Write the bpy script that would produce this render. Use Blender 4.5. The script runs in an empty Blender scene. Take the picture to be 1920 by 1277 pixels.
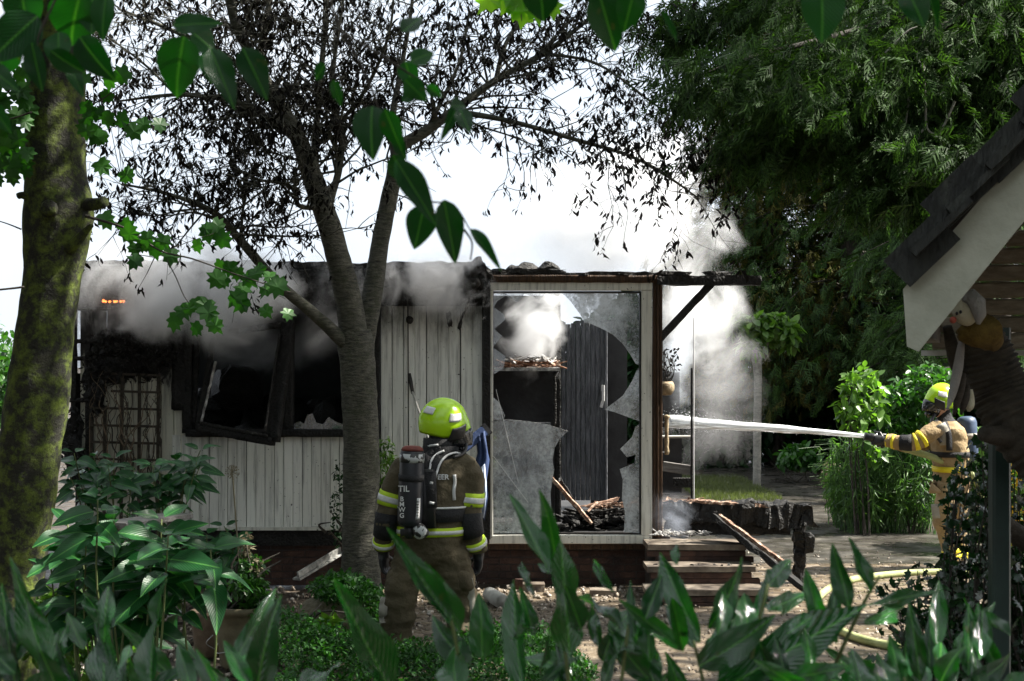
import bpy, bmesh, math, random
import numpy as np
from mathutils import Vector, Matrix, noise as mnoise
from mathutils.bvhtree import BVHTree
random.seed(7); RNG = np.random.default_rng(11)
SC = bpy.context.scene
COL = SC.collection
R = math.radians
# ---------------------------------------------------------------- camera
FPX, HC, YH = 2788.0, 2.15, 675.0          # focal length in photo pixels, eye height, horizon row
cam = bpy.data.cameras.new('camera'); camo = bpy.data.objects.new('camera', cam); COL.objects.link(camo)
camo.location = (0, 0, HC); camo.rotation_euler = (R(90), 0, 0)
cam.sensor_width = 36; cam.lens = FPX/1920*36; cam.shift_y = (YH-638.5)/1920
cam.clip_start = .05; cam.clip_end = 900
cam.dof.use_dof = True; cam.dof.focus_distance = 13.2; cam.dof.aperture_fstop = 10
SC.camera = camo
# ---------------------------------------------------------------- sky and sun
SUN_EL, SUN_AZ = 50, 4                      # azimuth: degrees from +X towards +Y
world = bpy.data.worlds.new('World'); SC.world = world; world.use_nodes = True
nt = world.node_tree; nt.nodes.clear()
wo = nt.nodes.new('ShaderNodeOutputWorld'); bg = nt.nodes.new('ShaderNodeBackground')
sky = nt.nodes.new('ShaderNodeTexSky'); sky.sky_type = 'NISHITA'; sky.sun_disc = False
sky.sun_elevation = R(SUN_EL); sky.sun_rotation = R(90-SUN_AZ)
sky.air_density = 1.0; sky.dust_density = 6.0; sky.ozone_density = 1.0
bg.inputs[1].default_value = 0.056
# milky smoke-hazed sky: the clear sky veiled by an even layer of thin white cloud
tcw = nt.nodes.new('ShaderNodeTexCoord'); cn = nt.nodes.new('ShaderNodeTexNoise'); cn.inputs['Scale'].default_value = 2.2; cn.inputs['Detail'].default_value = 6
nt.links.new(tcw.outputs['Generated'], cn.inputs['Vector'])
cr = nt.nodes.new('ShaderNodeValToRGB'); cr.color_ramp.elements[0].position = .35; cr.color_ramp.elements[1].position = .7
cr.color_ramp.elements[0].color = (.6,.67,.76,1); cr.color_ramp.elements[1].color = (.77,.79,.8,1); nt.links.new(cn.outputs[0], cr.inputs[0])
sc_ = nt.nodes.new('ShaderNodeVectorMath'); sc_.operation = 'SCALE'; sc_.inputs['Scale'].default_value = 10.5; nt.links.new(cr.outputs[0], sc_.inputs[0])
wm_ = nt.nodes.new('ShaderNodeMix'); wm_.data_type = 'RGBA'; wm_.inputs[0].default_value = .75
nt.links.new(sky.outputs[0], wm_.inputs[6]); nt.links.new(sc_.outputs[0], wm_.inputs[7])
nt.links.new(wm_.outputs[2], bg.inputs[0]); nt.links.new(bg.outputs[0], wo.inputs[0])
sl = bpy.data.lights.new('sun', 'SUN'); sl.energy = 5.0; sl.angle = R(.6); sl.color = (1, .95, .86)
so = bpy.data.objects.new('sun', sl); COL.objects.link(so)
sd = Vector((math.cos(R(SUN_EL))*math.cos(R(SUN_AZ)), math.cos(R(SUN_EL))*math.sin(R(SUN_AZ)), math.sin(R(SUN_EL))))
so.rotation_euler = sd.to_track_quat('Z', 'Y').to_euler(); so.location = sd*40
vs = SC.view_settings; vs.view_transform = 'Standard'; vs.look = 'None'; vs.gamma = 1; vs.exposure = 1.75
SC.render.engine = 'CYCLES'
cy = SC.cycles; cy.use_denoising = True; cy.max_bounces = 7; cy.diffuse_bounces = 3; cy.glossy_bounces = 3
cy.transmission_bounces = 4; cy.transparent_max_bounces = 12; cy.volume_bounces = 3
cy.caustics_reflective = cy.caustics_refractive = False; cy.sample_clamp_indirect = 6
cy.volume_step_rate = 1.0; cy.volume_max_steps = 96
# ---------------------------------------------------------------- helpers
def P(px, py, D):                            # photo pixel at depth D (metres in front of the camera)
    return Vector(((px-960)/FPX*D, D, HC+(YH-py)/FPX*D))
def GY(py): return HC*FPX/(py-YH)            # depth at which the ground shows on photo row py
def link(o, parent=None):
    COL.objects.link(o)
    if parent is not None: o.parent = parent
    return o
def tag(o, label=None, cat=None, group=None, kind=None):
    if label: o['label'] = label
    if cat: o['category'] = cat
    if group: o['group'] = group
    if kind: o['kind'] = kind
    return o
def empty(name, loc, label, cat, group=None, rz=0):
    o = bpy.data.objects.new(name, None); COL.objects.link(o); o.location = loc; o.rotation_euler = (0, 0, rz)
    o.empty_display_size = .1
    return tag(o, label, cat, group)
def mesh_obj(name, me, m=None, parent=None):
    o = bpy.data.objects.new(name, me)
    if m is not None and not me.materials: me.materials.append(m)
    COL.objects.link(o)
    if parent is not None:
        o.parent = parent
        o.matrix_parent_inverse = mat_world(parent).inverted()
    return o
def mat_world(o):
    m = Matrix.LocRotScale(o.location, o.rotation_euler, o.scale)
    if o.parent is not None: m = mat_world(o.parent) @ o.matrix_parent_inverse @ m
    return m
class MB:
    def __init__(s): s.v = []; s.f = []; s.smooth = False
    def add(s, vs, fs):
        n = len(s.v); s.v += [tuple(x) for x in vs]; s.f += [tuple(i+n for i in f) for f in fs]; return s
    def box(s, x0, x1, y0, y1, z0, z1):
        return s.add([(x0,y0,z0),(x1,y0,z0),(x1,y1,z0),(x0,y1,z0),(x0,y0,z1),(x1,y0,z1),(x1,y1,z1),(x0,y1,z1)],
                     [(0,3,2,1),(4,5,6,7),(0,1,5,4),(1,2,6,5),(2,3,7,6),(3,0,4,7)])
    def bar(s, a, b, w, h, up=(0,0,1), ch=0.0):     # rectangular bar from a to b, width w, height h, chamfer ch
        a, b = Vector(a), Vector(b); d = (b-a).normalized(); up = Vector(up)
        if abs(d.dot(up)) > .98: up = Vector((0,1,0))
        x = d.cross(up).normalized(); z = x.cross(d)
        w, h = w/2, h/2
        pr = [(-w,-h),(w,-h),(w,h),(-w,h)] if ch <= 0 else [(-w+ch,-h),(w-ch,-h),(w,-h+ch),(w,h-ch),(w-ch,h),(-w+ch,h),(-w,h-ch),(-w,-h+ch)]
        k = len(pr); vs = [p + x*q[0] + z*q[1] for p in (a, b) for q in pr]
        fs = [(i, (i+1) % k, k+(i+1) % k, k+i) for i in range(k)] + [tuple(range(k-1,-1,-1)), tuple(range(k, 2*k))]
        return s.add(vs, fs)
    def tube(s, pts, rad, n=8, cap=True, wob=0.0, fr=6.0, flat=None):
        pts = [Vector(p) for p in pts]
        if not hasattr(rad, '__len__'): rad = [rad]*len(pts)
        t0 = (pts[1]-pts[0]).normalized(); ref = Vector((0,0,1)) if abs(t0.z) < .9 else Vector((1,0,0))
        x = t0.cross(ref).normalized(); vs = []
        for i, p in enumerate(pts):
            t = (pts[min(i+1, len(pts)-1)]-pts[max(i-1, 0)])
            t = t.normalized() if t.length > 1e-9 else t0
            x = (x - t*x.dot(t)); x = x.normalized() if x.length > 1e-6 else t.orthogonal().normalized()
            y = t.cross(x)
            for k in range(n):
                a = 2*math.pi*k/n; d = x*math.cos(a)+y*math.sin(a); r = rad[i]
                if wob: r *= 1+wob*mnoise.noise((p+d*rad[i])*fr)
                vs.append(p+d*r)
        m = len(pts)
        fs = [(i*n+k, i*n+(k+1) % n, (i+1)*n+(k+1) % n, (i+1)*n+k) for i in range(m-1) for k in range(n)]
        if cap: fs += [tuple(range(n-1,-1,-1)), tuple(range((m-1)*n, m*n))]
        return s.add(vs, fs)
    def loft(s, rings):                        # rings: list of equal-length point lists
        n = len(rings[0]); m = len(rings)
        vs = [p for r in rings for p in r]
        fs = [(i*n+k, i*n+(k+1) % n, (i+1)*n+(k+1) % n, (i+1)*n+k) for i in range(m-1) for k in range(n)]
        fs += [tuple(range(n-1,-1,-1)), tuple(range((m-1)*n, m*n))]
        return s.add(vs, fs)
    def lathe(s, prof, n=24, c=(0,0,0), close=False):
        c = Vector(c); vs = [c+Vector((r*math.cos(2*math.pi*k/n), r*math.sin(2*math.pi*k/n), z)) for r, z in prof for k in range(n)]
        m = len(prof)
        fs = [(i*n+k, i*n+(k+1) % n, (i+1)*n+(k+1) % n, (i+1)*n+k) for i in range(m-1) for k in range(n)]
        fs += [tuple(range(n-1,-1,-1)), tuple(range((m-1)*n, m*n))]
        return s.add(vs, fs)
    def ball(s, c, r, nu=14, nv=9, rot=None):
        c = Vector(c); r = (r, r, r) if not hasattr(r, '__len__') else r
        vs = []; 
        for j in range(1, nv):
            th = math.pi*j/nv
            for k in range(nu):
                p = Vector((r[0]*math.sin(th)*math.cos(2*math.pi*k/nu), r[1]*math.sin(th)*math.sin(2*math.pi*k/nu), r[2]*math.cos(th)))
                vs.append(c + (rot @ p if rot else p))
        top = Vector((0,0,r[2])); vs += [c+(rot @ top if rot else top), c-(rot @ top if rot else top)]
        N = len(vs); fs = [(j*nu+k, (j+1)*nu+k, (j+1)*nu+(k+1) % nu, j*nu+(k+1) % nu) for j in range(nv-2) for k in range(nu)]
        fs += [(N-2, k, (k+1) % nu) for k in range(nu)] + [(N-1, (nv-2)*nu+(k+1) % nu, (nv-2)*nu+k) for k in range(nu)]
        return s.add(vs, fs)
    def prism(s, poly, thick, nrm):             # planar polygon extruded by thick along nrm
        nrm = Vector(nrm)*thick; k = len(poly); vs = [Vector(p) for p in poly] + [Vector(p)+nrm for p in poly]
        return s.add(vs, [tuple(range(k)), tuple(range(2*k-1, k-1, -1))] + [(i, k+i, k+(i+1) % k, (i+1) % k) for i in range(k)])
    def mesh(s, name, smooth=None):
        me = bpy.data.meshes.new(name); me.from_pydata(s.v, [], s.f)
        bm = bmesh.new(); bm.from_mesh(me); bmesh.ops.recalc_face_normals(bm, faces=bm.faces); bm.to_mesh(me); bm.free()
        if smooth if smooth is not None else s.smooth: me.polygons.foreach_set('use_smooth', [True]*len(me.polygons))
        me.update(); return me
    def build(s, name, m=None, parent=None, smooth=None):
        return mesh_obj(name, s.mesh(name, smooth), m, parent)
def spline(pts, n=6):                          # Catmull-Rom through tuples of any length
    A = np.array(pts, float); A = np.vstack([2*A[0]-A[1], A, 2*A[-1]-A[-2]]); out = []
    for i in range(1, len(A)-2):
        p0, p1, p2, p3 = A[i-1:i+3]
        for t in np.linspace(0, 1, n, endpoint=False):
            out.append(.5*((2*p1)+(-p0+p2)*t+(2*p0-5*p1+4*p2-p3)*t*t+(-p0+3*p1-3*p2+p3)*t**3))
    out.append(A[-2]); return np.array(out)
def rough(mb, amp, fr, seed=0):                # displace a builder's vertices with noise
    o = Vector((seed*7.3, seed*3.1, seed*1.7))
    mb.v = [tuple(Vector(v)+mnoise.noise_vector(Vector(v)*fr+o)*amp) for v in mb.v]; return mb
def rough_bar(a, b, w, h, seg=14, amp=.02, fr=7, seed=0, ends=.0, up=(0,0,1)):
    a, b = Vector(a), Vector(b); d = b-a; t = d.normalized(); up = Vector(up)
    if abs(t.dot(up)) > .98: up = Vector((0,1,0))
    x = t.cross(up).normalized(); z = x.cross(t); mb = MB(); rings = []
    pr = [(-1,-1),(-.33,-1),(.33,-1),(1,-1),(1,-.2),(1,.5),(1,1),(.33,1),(-.33,1),(-1,1),(-1,.4),(-1,-.3)]
    for i in range(seg+1):
        f = i/seg; p = a+d*f
        e = 1-ends*random.random()*(1 if i in (0, seg) else .35)
        rings.append([p+x*q[0]*w/2*e+z*q[1]*h/2*e + (t*random.uniform(-ends, ends)*w if i in (0, seg) else Vector()) for q in pr])
    mb.loft(rings); return rough(mb, amp, fr, seed)
# ---- fast bulk meshes
def bulk(name, tv, tf, mats, pos, m, parent=None, smooth=False, uv=None):
    tv = np.asarray(tv, float); M = len(pos); k = len(tv)
    V = (np.einsum('mij,kj->mki', mats, tv)+pos[:, None, :]).reshape(-1, 3)
    fl = np.array([len(f) for f in tf]); idx = np.concatenate([np.array(f) for f in tf])
    L = (idx[None, :]+(np.arange(M)*k)[:, None]).reshape(-1)
    tot = np.tile(fl, M); st = np.concatenate([[0], np.cumsum(tot)[:-1]])
    me = bpy.data.meshes.new(name); me.vertices.add(len(V)); me.vertices.foreach_set('co', V.astype(np.float32).ravel())
    me.loops.add(len(L)); me.loops.foreach_set('vertex_index', L.astype(np.int32))
    me.polygons.add(len(tot)); me.polygons.foreach_set('loop_start', st.astype(np.int32))
    if smooth: me.polygons.foreach_set('use_smooth', np.ones(len(tot), bool))
    me.update(calc_edges=True)
    if uv is not None:
        ul = me.uv_layers.new(name='uv'); u = np.asarray(uv, float)[idx]
        ul.data.foreach_set('uv', np.tile(u, (M, 1)).astype(np.float32).ravel())
    return mesh_obj(name, me, m, parent)
def nrmz(a): return a/np.maximum(np.linalg.norm(a, axis=-1, keepdims=True), 1e-9)
def frames(tip, up, size, wid=None):           # leaf frames: Y to the tip, Z towards up
    y = nrmz(tip); x = nrmz(np.cross(y, up)); z = np.cross(x, y)
    size = np.broadcast_to(size, (len(tip),)); wid = size if wid is None else np.broadcast_to(wid, (len(tip),))
    return np.stack([x*wid[:, None], y*size[:, None], z*size[:, None]], axis=2)
def rdir(n): return nrmz(RNG.normal(size=(n, 3)))
LEAF_T = ([(0,0,0),(.26,.38,.05),(.2,.72,-.02),(0,1,-.12),(-.2,.72,-.02),(-.26,.38,.05),(0,.45,-.03)],
          [(0,1,6),(1,2,6),(2,3,6),(3,4,6),(4,5,6),(5,0,6)])
LEAF_S = ([(0,0,0),(.27,.45,.06),(0,1,-.08),(-.27,.45,.06)], [(0,1,2),(0,2,3)])
WITHER = ([(0,0,0),(.16,.4,.12),(.05,.8,.0),(.12,1,-.1),(-.13,.75,.1),(-.14,.35,.1)], [(0,1,5),(1,2,4,5),(2,3,4)])
def spray_template(n=6, droop=.25, w=.028, seed=1):   # conifer spray: axis with side shoots, all thin blades
    rr = random.Random(seed); v = []; f = []
    def blade(a, b, w):
        a, b = Vector(a), Vector(b); d = (b-a); s = Vector((-d.y, d.x, 0)).normalized()*w
        i = len(v); v.extend([a-s, a+s, b]); f.append((i, i+1, i+2))
    ax = [Vector((rr.uniform(-.03,.03), t, -droop*t*t)) for t in (0, .33, .66, 1)]
    for i in range(3): blade(ax[i], ax[i+1]*1.02, w)
    for i in range(n):
        t = .12+.8*i/n; c = Vector((0, t, -droop*t*t)); sgn = 1 if i % 2 else -1
        L = .42*(1-t*.65)*rr.uniform(.75, 1.2)
        e = c+Vector((sgn*L*.8, L*.75, -droop*L-rr.uniform(0,.1)))
        blade(c, e, w*.95)
        m = c.lerp(e, .55); blade(m, m+Vector((sgn*L*.12, L*.5, -.08)), w*.8)
    return [tuple(x) for x in v], f
SPRAY = [spray_template(11, .3, .036, 1), spray_template(10, .5, .04, 2)]
# ---------------------------------------------------------------- materials
def newmat(name):
    m = bpy.data.materials.new(name); m.use_nodes = True; t = m.node_tree; t.nodes.clear()
    o = t.nodes.new('ShaderNodeOutputMaterial'); return m, t, o
def N(t, typ, **kw):
    n = t.nodes.new(typ)
    for k, v in kw.items():
        if k.startswith('i_'):
            key = k[2:]; n.inputs[int(key) if key.isdigit() else key.replace('_', ' ')].default_value = v
        else: setattr(n, k, v)
    return n
def ramp(t, src, stops):
    r = t.nodes.new('ShaderNodeValToRGB'); e = r.color_ramp.elements
    while len(e) < len(stops): e.new(.5)
    for el, (p, c) in zip(e, stops): el.position = p; el.color = (*c, 1) if len(c) == 3 else c
    t.links.new(src, r.inputs[0]); return r
def coords(t, scale=(1,1,1), kind='Object', rot=(0,0,0)):
    c = N(t, 'ShaderNodeTexCoord'); mp = N(t, 'ShaderNodeMapping'); mp.inputs['Scale'].default_value = scale
    mp.inputs['Rotation'].default_value = rot
    t.links.new(c.outputs[kind], mp.inputs[0]); return mp.outputs[0]
def geo_pos(t, scale=(1,1,1)):
    g = N(t, 'ShaderNodeNewGeometry'); mp = N(t, 'ShaderNodeMapping'); mp.inputs['Scale'].default_value = scale
    t.links.new(g.outputs['Position'], mp.inputs[0]); return mp.outputs[0]
def surf(name, stops, scale=5, detail=6, rough_=.7, bump=.3, bscale=None, stretch=(1,1,1), spec=.4, rnd=0.0, metal=0, rrange=None, bdist=.02, isl=0.0):
    """noise-coloured surface in world space; rnd varies brightness per object, isl per mesh island"""
    m, t, o = newmat(name); b = N(t, 'ShaderNodeBsdfPrincipled'); t.links.new(b.outputs[0], o.inputs[0])
    c = geo_pos(t, stretch)
    n = N(t, 'ShaderNodeTexNoise', i_Scale=scale, i_Detail=detail, i_Roughness=.62); t.links.new(c, n.inputs['Vector'])
    r = ramp(t, n.outputs[0], stops); col = r.outputs[0]
    if rnd or isl:
        src = N(t, 'ShaderNodeObjectInfo').outputs['Random'] if rnd else N(t, 'ShaderNodeNewGeometry').outputs['Random Per Island']
        k = rnd or isl
        mr = N(t, 'ShaderNodeMapRange'); mr.inputs[3].default_value = 1-k; mr.inputs[4].default_value = 1+k; t.links.new(src, mr.inputs[0])
        mx = N(t, 'ShaderNodeMix', data_type='RGBA', blend_type='MULTIPLY'); mx.inputs[0].default_value = 1
        t.links.new(col, mx.inputs[6]); t.links.new(mr.outputs[0], mx.inputs[7]); col = mx.outputs[2]
    t.links.new(col, b.inputs['Base Color'])
    b.inputs['Roughness'].default_value = rough_; b.inputs['Specular IOR Level'].default_value = spec; b.inputs['Metallic'].default_value = metal
    if rrange:
        n3 = N(t, 'ShaderNodeTexNoise', i_Scale=scale*.6, i_Detail=4); t.links.new(c, n3.inputs['Vector'])
        mr = N(t, 'ShaderNodeMapRange'); mr.inputs[1].default_value=.35; mr.inputs[2].default_value=.65
        mr.inputs[3].default_value = rrange[0]; mr.inputs[4].default_value = rrange[1]
        t.links.new(n3.outputs[0], mr.inputs[0]); t.links.new(mr.outputs[0], b.inputs['Roughness'])
    if bump:
        n2 = N(t, 'ShaderNodeTexNoise', i_Scale=bscale or scale*3, i_Detail=6); t.links.new(c, n2.inputs['Vector'])
        bp = N(t, 'ShaderNodeBump', i_Strength=bump, i_Distance=bdist); t.links.new(n2.outputs[0], bp.inputs['Height']); t.links.new(bp.outputs[0], b.inputs['Normal'])
    return m
def leafmat(name, c1, c2, gloss=.45, trans=.35, island=True, veins=False, spec=.5, tcol=None):
    m, t, o = newmat(name); b = N(t, 'ShaderNodeBsdfPrincipled'); tr = N(t, 'ShaderNodeBsdfTranslucent'); mx = N(t, 'ShaderNodeMixShader', i_0=trans)
    src = N(t, 'ShaderNodeNewGeometry').outputs['Random Per Island'] if island else N(t, 'ShaderNodeObjectInfo').outputs['Random']
    n = N(t, 'ShaderNodeTexNoise', i_Scale=1.3 if island else 9, i_Detail=2); t.links.new(geo_pos(t), n.inputs['Vector'])
    ad = N(t, 'ShaderNodeMath', operation='MULTIPLY_ADD', i_1=.65, i_2=-.12); t.links.new(src, ad.inputs[0])
    a2 = N(t, 'ShaderNodeMath', operation='MULTIPLY_ADD', i_1=.5); t.links.new(n.outputs[0], a2.inputs[0]); t.links.new(ad.outputs[0], a2.inputs[2])
    r = ramp(t, a2.outputs[0], [(0, c1), (1, c2)]); col = r.outputs[0]
    b.inputs['Roughness'].default_value = gloss; b.inputs['Specular IOR Level'].default_value = spec
    if veins:
        uv = N(t, 'ShaderNodeUVMap'); sp = N(t, 'ShaderNodeSeparateXYZ'); t.links.new(uv.outputs[0], sp.inputs[0])
        ab = N(t, 'ShaderNodeMath', operation='ABSOLUTE'); t.links.new(sp.outputs[0], ab.inputs[0])
        # side veins: stripes of v - 0.45|u|
        sv = N(t, 'ShaderNodeMath', operation='MULTIPLY_ADD', i_1=-.5); t.links.new(ab.outputs[0], sv.inputs[0]); t.links.new(sp.outputs[1], sv.inputs[2])
        sn = N(t, 'ShaderNodeMath', operation='MULTIPLY', i_1=40.0); t.links.new(sv.outputs[0], sn.inputs[0])
        si = N(t, 'ShaderNodeMath', operation='SINE'); t.links.new(sn.outputs[0], si.inputs[0])
        pw = N(t, 'ShaderNodeMath', operation='ABSOLUTE'); t.links.new(si.outputs[0], pw.inputs[0])
        md = N(t, 'ShaderNodeMapRange'); md.inputs[1].default_value = .0; md.inputs[2].default_value = .07; md.inputs[3].default_value = 1; md.inputs[4].default_value = 0
        t.links.new(ab.outputs[0], md.inputs[0])
        cm = N(t, 'ShaderNodeMix', data_type='RGBA'); t.links.new(md.outputs[0], cm.inputs[0]); t.links.new(col, cm.inputs[6])
        cm.inputs[7].default_value = (min(1, c2[0]*2.2+.03), min(1, c2[1]*1.7+.04), c2[2]*1.5+.01, 1); col = cm.outputs[2]
        bp = N(t, 'ShaderNodeBump', i_Strength=.4, i_Distance=.002); t.links.new(pw.outputs[0], bp.inputs['Height'])
        t.links.new(bp.outputs[0], b.inputs['Normal'])
        vm = N(t, 'ShaderNodeMapRange'); vm.inputs[1].default_value = .0; vm.inputs[2].default_value = .22; vm.inputs[3].default_value = .2; vm.inputs[4].default_value = 0; t.links.new(pw.outputs[0], vm.inputs[0])
        c3 = N(t, 'ShaderNodeMix', data_type='RGBA'); t.links.new(vm.outputs[0], c3.inputs[0]); t.links.new(col, c3.inputs[6]); c3.inputs[7].default_value = (c2[0]*1.6+.01, c2[1]*1.5+.02, c2[2]*1.3+.006, 1)
        # blotches and specks
        n4 = N(t, 'ShaderNodeTexNoise', i_Scale=55, i_Detail=3); t.links.new(geo_pos(t), n4.inputs['Vector']); r4 = ramp(t, n4.outputs[0], [(.68,(0,0,0)), (.74,(.6,.6,.6))])
        c4 = N(t, 'ShaderNodeMix', data_type='RGBA'); t.links.new(r4.outputs[0], c4.inputs[0]); t.links.new(c3.outputs[2], c4.inputs[6]); c4.inputs[7].default_value = (.05,.05,.012,1); col = c4.outputs[2]
    t.links.new(col, b.inputs['Base Color'])
    if tcol: tr.inputs[0].default_value = (*tcol, 1)
    else:
        hs = N(t, 'ShaderNodeMix', data_type='RGBA', blend_type='MULTIPLY'); hs.inputs[0].default_value = 1
        t.links.new(col, hs.inputs[6]); hs.inputs[7].default_value = (2.2, 2.6, .9, 1); t.links.new(hs.outputs[2], tr.inputs[0])
    t.links.new(b.outputs[0], mx.inputs[1]); t.links.new(tr.outputs[0], mx.inputs[2]); t.links.new(mx.outputs[0], o.inputs[0]); return m
# ---------------------------------------------------------------- material list
def char_mat(name, c1, c2, sc=9, streak=(1,1,1), ash=.0):
    m, t, o = newmat(name); b = N(t, 'ShaderNodeBsdfPrincipled', i_Roughness=.6); t.links.new(b.outputs[0], o.inputs[0]); b.inputs['Specular IOR Level'].default_value = .25
    c = geo_pos(t, streak)
    n = N(t, 'ShaderNodeTexNoise', i_Scale=sc, i_Detail=8, i_Roughness=.7); t.links.new(c, n.inputs['Vector'])
    st = [(.3, c1), (.62, c2)] + ([(.74, (ash, ash*.96, ash*.9))] if ash else [])
    r = ramp(t, n.outputs[0], st); t.links.new(r.outputs[0], b.inputs['Base Color'])
    v = N(t, 'ShaderNodeTexVoronoi', i_Scale=sc*3, feature='DISTANCE_TO_EDGE'); t.links.new(c, v.inputs['Vector'])
    bp = N(t, 'ShaderNodeBump', i_Strength=.8, i_Distance=.02); t.links.new(v.outputs[0], bp.inputs['Height']); t.links.new(bp.outputs[0], b.inputs['Normal'])
    return m
def board_mat(name, base, charline=None, amp=.5, soot=None):
    """painted boards; charline/soot: height in metres above which burning has blackened the paint"""
    m, t, o = newmat(name); b = N(t, 'ShaderNodeBsdfPrincipled', i_Roughness=.55); t.links.new(b.outputs[0], o.inputs[0])
    c = geo_pos(t); st = geo_pos(t, (9, 9, .6))
    n = N(t, 'ShaderNodeTexNoise', i_Scale=3.0, i_Detail=7, i_Roughness=.65); t.links.new(st, n.inputs['Vector'])
    dk = tuple(x*.42 for x in base)
    r = ramp(t, n.outputs[0], [(.28, dk), (.5, base), (.8, tuple(min(1, x*1.12) for x in base))]); col = r.outputs[0]
    oi = N(t, 'ShaderNodeObjectInfo'); mr = N(t, 'ShaderNodeMapRange'); mr.inputs[3].default_value = .86; mr.inputs[4].default_value = 1.06
    t.links.new(oi.outputs['Random'], mr.inputs[0])
    mx = N(t, 'ShaderNodeMix', data_type='RGBA', blend_type='MULTIPLY'); mx.inputs[0].default_value = 1
    t.links.new(col, mx.inputs[6]); t.links.new(mr.outputs[0], mx.inputs[7]); col = mx.outputs[2]
    # spots
    n2 = N(t, 'ShaderNodeTexNoise', i_Scale=38, i_Detail=3); t.links.new(c, n2.inputs['Vector'])
    r2 = ramp(t, n2.outputs[0], [(.69, (0,0,0)), (.73, (1,1,1))])
    mx2 = N(t, 'ShaderNodeMix', data_type='RGBA'); t.links.new(r2.outputs[0], mx2.inputs[0]); t.links.new(col, mx2.inputs[6]); mx2.inputs[7].default_value = (.05,.045,.04,1); col = mx2.outputs[2]
    g = N(t, 'ShaderNodeNewGeometry'); sp = N(t, 'ShaderNodeSeparateXYZ'); t.links.new(g.outputs['Position'], sp.inputs[0])
    for line, a, w, cc in ((charline, amp, .22, (.012,.011,.01,1)), (soot, .35, .75, (.03,.03,.03,1))):
        if line is None: continue
        nn = N(t, 'ShaderNodeTexNoise', i_Scale=2.6, i_Detail=7, i_Roughness=.7); t.links.new(geo_pos(t, (1.6,1.6,.55)), nn.inputs['Vector'])
        ma = N(t, 'ShaderNodeMath', operation='MULTIPLY_ADD', i_1=a*4); t.links.new(nn.outputs[0], ma.inputs[0]); t.links.new(sp.outputs[2], ma.inputs[2])
        mr2 = N(t, 'ShaderNodeMapRange', interpolation_type='SMOOTHSTEP'); mr2.inputs[1].default_value = line+a*2-w/2; mr2.inputs[2].default_value = line+a*2+w/2
        t.links.new(ma.outputs[0], mr2.inputs[0])
        mm = N(t, 'ShaderNodeMix', data_type='RGBA'); t.links.new(mr2.outputs[0], mm.inputs[0]); t.links.new(col, mm.inputs[6]); mm.inputs[7].default_value = cc; col = mm.outputs[2]
    t.links.new(col, b.inputs['Base Color'])
    bp = N(t, 'ShaderNodeBump', i_Strength=.25, i_Distance=.006); t.links.new(n.outputs[0], bp.inputs['Height']); t.links.new(bp.outputs[0], b.inputs['Normal'])
    return m
def bark_mat(name, c1, c2, moss=None, ringz=14, strength=.8, mthr=.36):
    m, t, o = newmat(name); b = N(t, 'ShaderNodeBsdfPrincipled', i_Roughness=.8); t.links.new(b.outputs[0], o.inputs[0])
    c = geo_pos(t, (5, 5, ringz)); n = N(t, 'ShaderNodeTexNoise', i_Scale=2.6, i_Detail=9, i_Roughness=.72, i_Distortion=.25); t.links.new(c, n.inputs['Vector'])
    r = ramp(t, n.outputs[0], [(.33, c1), (.68, c2)]); col = r.outputs[0]
    if moss:
        n2 = N(t, 'ShaderNodeTexNoise', i_Scale=9, i_Detail=9, i_Roughness=.75); t.links.new(geo_pos(t), n2.inputs['Vector'])
        r2 = ramp(t, n2.outputs[0], [(mthr, (0,0,0)), (mthr+.2, (1,1,1))])
        mx = N(t, 'ShaderNodeMix', data_type='RGBA'); t.links.new(r2.outputs[0], mx.inputs[0]); t.links.new(col, mx.inputs[6]); mx.inputs[7].default_value = (*moss, 1); col = mx.outputs[2]
    t.links.new(col, b.inputs['Base Color'])
    n3 = N(t, 'ShaderNodeTexNoise', i_Scale=40, i_Detail=5); t.links.new(geo_pos(t), n3.inputs['Vector'])
    ad = N(t, 'ShaderNodeMath', operation='MULTIPLY_ADD', i_1=.35); t.links.new(n3.outputs[0], ad.inputs[0]); t.links.new(n.outputs[0], ad.inputs[2])
    bp = N(t, 'ShaderNodeBump', i_Strength=strength, i_Distance=.02); t.links.new(ad.outputs[0], bp.inputs['Height']); t.links.new(bp.outputs[0], b.inputs['Normal'])
    return m
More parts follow.
